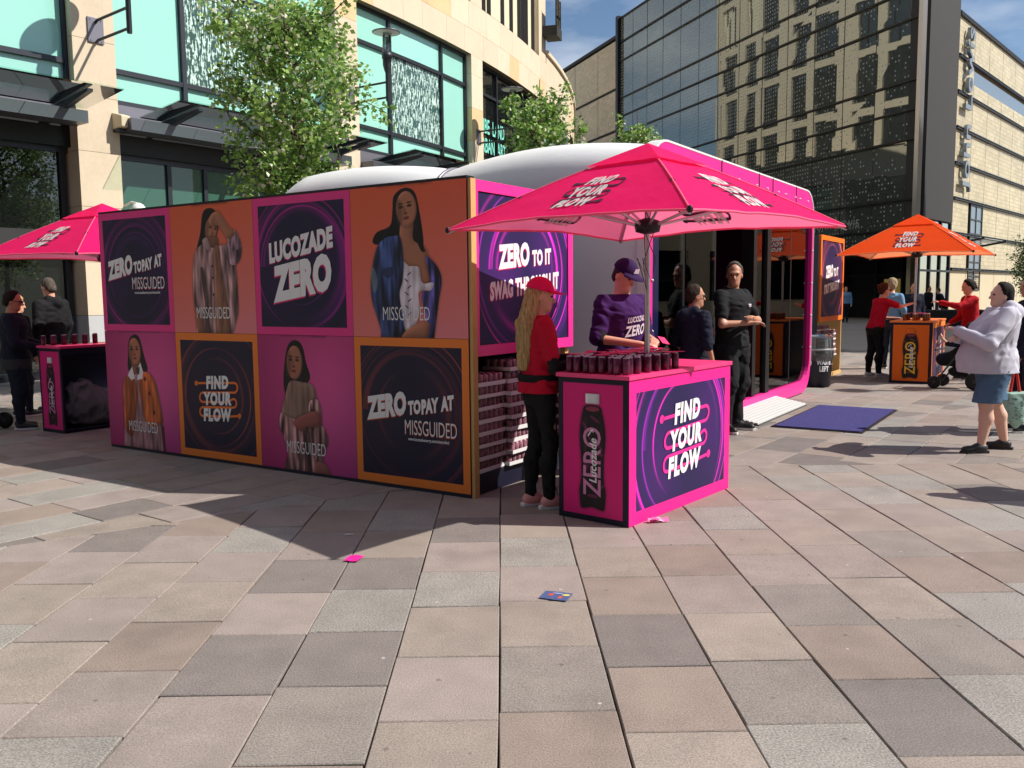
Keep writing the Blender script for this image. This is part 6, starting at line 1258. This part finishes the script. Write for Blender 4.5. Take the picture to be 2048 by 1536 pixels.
w7, J = person('person in a red cardigan reaching out a hand at the orange counter, hair tied back', 7.98, 15.2, -88, 1.74, .012, 'fair', 1.0, female=True, head=(6, 16), lean=(0, .06), arms=(((-.22, .34, 1.30), (-.10, .60, 1.37)), ((.22, .10, 1.10), (.16, .30, 1.0))), top=dict(mat=CARD, hem=.86, sleeve=.97, g=.024, vneck=1), legs=dict(mat=BLK), shoes=(BLSH,), hair=dict(mat=DARK, pony=1, g=.016))
w8, J = person('person in a light denim jacket with a fair bob, standing behind the orange counter', 7.62, 17.6, 40, 1.80, .015, 'fair', .95, female=True, lite=True, head=(-10, 4), top=dict(mat=LTB, hem=1.0, g=.03), legs=dict(mat=DKJ), shoes=(BLSH,), hair=dict(mat=ASHB, g=.026, nape=.13))
w9, J = person('person in a light blue jacket and dark trousers walking past the store entrance', 16.45, 43.2, 200, 1.78, .02, 'fair', lite=True, feet=((-.08, -.18), (.09, .25)), top=dict(mat=LTB, hem=.92, g=.03), legs=dict(mat=DKJ), shoes=(BLSH,), hair=dict(mat=DARK))
person('person in dark navy clothes standing behind the orange parasol pole', 10.2, 22.3, 190, 1.75, .018, 'tan', 1.05, lite=True, top=dict(mat=NVY, hem=.85, g=.035), legs=dict(mat=DKJ), shoes=(BLSH,), hair=dict(mat=DARK))
person('person in black standing upright by the planter behind the orange counter', 18.0, 37.9, 150, 1.74, .02, 'tan', lite=True, top=dict(mat=BLK, hem=.8, g=.04), legs=dict(mat=BLK), shoes=(BLSH,), hair=dict(mat=DARK))
person('person in a black coat stooping by the planter, right of the upright figure in black', 18.75, 38.1, -60, 1.66, .02, 'fair', 1.1, lite=True, lean=(0, .2), head=(0, 20), top=dict(mat=BLK, hem=.75, g=.05), legs=dict(mat=BLK), shoes=(BLSH,), hair=dict(mat=GREY))
# left edge group
w10, J = person('person in a dark jacket and dark glasses at the left edge, facing the open counter', -6.03, 10.62, 70, 1.67, .011, 'tan', 1.08, head=(6, 10), arms=(((-.25, .06, 1.12), (-.12, .30, 1.06)), ((.26, .04, 1.12), (.14, .30, 1.04))), top=dict(mat=NVY, hem=.80, sleeve=.97, g=.04), legs=dict(mat=DKJ, wide=1), shoes=(BLSH,), hair=dict(mat=DARK, g=.018)); dark_glasses(w10, J)
b = MB(); b.lathe([(.205, .74), (.21, .76), (.21, .86), (.205, .88)], n=24, T=lambda x, y, z: (x, y * .8, z)); b.build('jacket_hem', cloth('grey_hem', hexc(60, 62, 66)), w10)
person('person in a black hooded top with short grey hair behind the left counter, facing left', -6.45, 12.3, -70, 1.86, .012, 'fair', 1.08, head=(4, 16), top=dict(mat=BLK, hem=.85, sleeve=.97, g=.035, hood=1), legs=dict(mat=DKJ), shoes=(BLSH,), hair=dict(mat=GREY, g=.008))
person('person with sunlit blonde hair between the two others at the left edge', -6.62, 11.75, 20, 1.62, .012, 'fair', .92, female=True, head=(40, 8), top=dict(mat=BLK, hem=.85, sleeve=.97, g=.025), legs=dict(mat=DKJ), shoes=(BLSH,), hair=dict(mat=BLOND, long=.34, w=.09, g=.018))
# right edge, partly and wholly outside the frame
w13, J = person('person cut by the right edge with a dark blue sleeve, carrying a bag', 5.70, 9.62, -84, 1.72, .012, 'tan', 1.05, arms=(((-.26, .06, 1.10), (-.25, .20, .86)), ((.26, -.06, 1.12), (.26, -.06, .88))), top=dict(mat=NVY, hem=.85, sleeve=.93, g=.03), legs=dict(mat=DKJ), shoes=(BLSH,), hair=dict(mat=DARK))
e_, w_ = J['ARM'][0][1:]; hd = w13.matrix_basis @ Vector(tuple((w_ + (w_ - e_) / np.linalg.norm(w_ - e_) * .09) * J['sc']))
b = MB(); b.lathe([(.034, -.014), (.036, 0), (.034, .014)], n=12, T=lambda x, y, z: tuple((w_ + np.array([x, y, z])) * J['sc'])); b.build('watch_strap', BLACKM, w13)
person('person beyond the right edge whose shadow falls on the foreground paving', 4.98, 6.42, -90, 1.70, .014, 'fair', 1.1, arms=(((-.3, .05, 1.15), (-.1, .28, 1.3)), ((.3, .02, 1.14), (.26, .1, .92))), top=dict(mat=DENIM, hem=.85, sleeve=.97, g=.03), legs=dict(mat=DKJ), shoes=(BLSH,), hair=dict(mat=BROWN))
t = thing('carrier_bag', 'mint green carrier bag with red handles held at the right edge', 'bag', (hd.x, hd.y, 0), 0); BG = mat('mint_bag', hexc(150, 186, 172), .6, noise=(3, .05)); F_ = Field((-.3, -.2, .0), (.3, .2, .6), .012)
F_.cone((-.0, 0, .42), (.03, 0, .10), .13, .03, .05); F_.cone((-.06, 0, .45), (.0, 0, .2), .10, .08, .05); F_.cone((.08, 0, .45), (.04, 0, .2), .10, .08, .05); F_.cut(lambda X, Y, Z: (Z - .47) + 0 * X + 0 * Y); F_.cut(lambda X, Y, Z: np.abs(Y) - .10 + 0 * X + 0 * Z); F_.wrinkle(.006, 8, 30); F_.mesh('sack', BG, t)
for dx in (-.05, .06): b = MB(); b.tube([(dx, 0, .44), (dx * .5, 0, hd.z * .8), (0, 0, hd.z - .01)], [.016, .014, .012], 6); b.build('handle', mat('red_handle', hexc(200, 40, 25), .5), t)
b = MB(); r7 = random.Random(5)
for i in range(46): x, z = r7.uniform(-.13, .15), r7.uniform(.14, .42); b.box(x, x + .016, -.104, -.1005, z, z + .006)
F_ = None; b.build('printed_dashes', NVY, t, kind='stuff')
# pushchairs
def pram(label, x, y, az, child=False):
    t = thing('pushchair', label, 'pushchair', (x, y, 0), az, 'pushchairs'); b = MB()
    for s in (-.22, .22): b.tube([(s, .32, .12), (s, .05, .50), (s * .9, -.30, .95), (s * .9, -.42, 1.04)], .014, 7); b.tube([(s, -.26, .14), (s, .05, .50)], .014, 7)
    b.tube([(-.2, -.42, 1.04), (.2, -.42, 1.04)], .018, 8); b.tube([(-.22, .1, .42), (.22, .1, .42)], .012, 6); b.tube([(-.22, .34, .62), (.22, .34, .62)], .016, 7); b.build('frame', STEEL, t)
    for s in (-.24, .24):
        for yy, rad in ((-.26, .14), (.34, .10)):
            m = MB(); m.lathe([(rad - .03, -.02), (rad, -.018), (rad, .018), (rad - .03, .02)], n=18, T=lambda a, c, z, s=s, yy=yy, rad=rad: (s + z, yy + a, rad + c + .002)); w = m.build('wheel', BLACKM, t); m = MB(); m.lathe([(.02, -.022), (rad - .035, -.01), (rad - .035, .01), (.02, .022)], n=12, T=lambda a, c, z, s=s, yy=yy, rad=rad: (s + z, yy + a, rad + c + .002)); m.build('hub', STEEL, w)
    F_ = Field((-.3, -.5, .2), (.3, .5, 1.2), .02); F_.cone((0, -.18, .82), (0, .0, .50), .16, .17, .06); F_.cone((0, .0, .48), (0, .28, .46), .15, .11, .06); F_.ell((0, -.18, .88), (.22, .22, .20), k=.04); F_.ell((0, .06, .86), (.18, .22, .2), k=.04, op='s'); F_.wrinkle(.006, 2, 25); F_.mesh('seat_and_hood', BLK, t)
    F_ = Field((-.3, -.4, .1), (.3, .4, .5), .02); F_.ell((0, -.02, .27), (.17, .22, .1)); F_.wrinkle(.006, 5, 25); F_.mesh('basket', BLK, t); return t
pram('black pushchair between the orange counter and the person in the grey hoodie', 7.2, 13.95, -48); pram('black pushchair cut by the left edge', -6.62, 10.5, 100)
t = thing('baby', 'small child in the pushchair, one raised hand showing', 'child', (7.2, 13.95, 0), -48); F_ = Field((-.3, -.3, .4), (.35, .5, 1.05), .010)
F_.ell((0, -.02, .62), (.10, .10, .14)); F_.ell((0, -.03, .84), (.075, .085, .085)); F_.cone((-.09, .0, .70), (-.16, .18, .72), .036, .030); F_.cone((-.16, .18, .72), (-.17, .26, .80), .028, .02); F_.ell((-.17, .27, .83), (.02, .024, .03)); 
for j in range(4): F_.cone((-.185 + .011 * j, .275, .85), (-.19 + .014 * j, .285, .885), .007, .006, .004)
F_.cone((0, .0, .55), (.06, .28, .50), .06, .045); F_.cone((0, .0, .55), (-.06, .28, .50), .06, .045); F_.mesh('body', SKIN['fair'], t); F_ = Field((-.3, -.3, .4), (.35, .5, 1.05), .014); F_.ell((0, -.02, .62), (.115, .115, .145)); F_.cone((-.09, .0, .70), (-.16, .18, .72), .046, .042); F_.cone((0, .0, .55), (.06, .28, .50), .07, .055); F_.cone((0, .0, .55), (-.06, .28, .50), .07, .055); F_.mesh('romper', NVY, t)
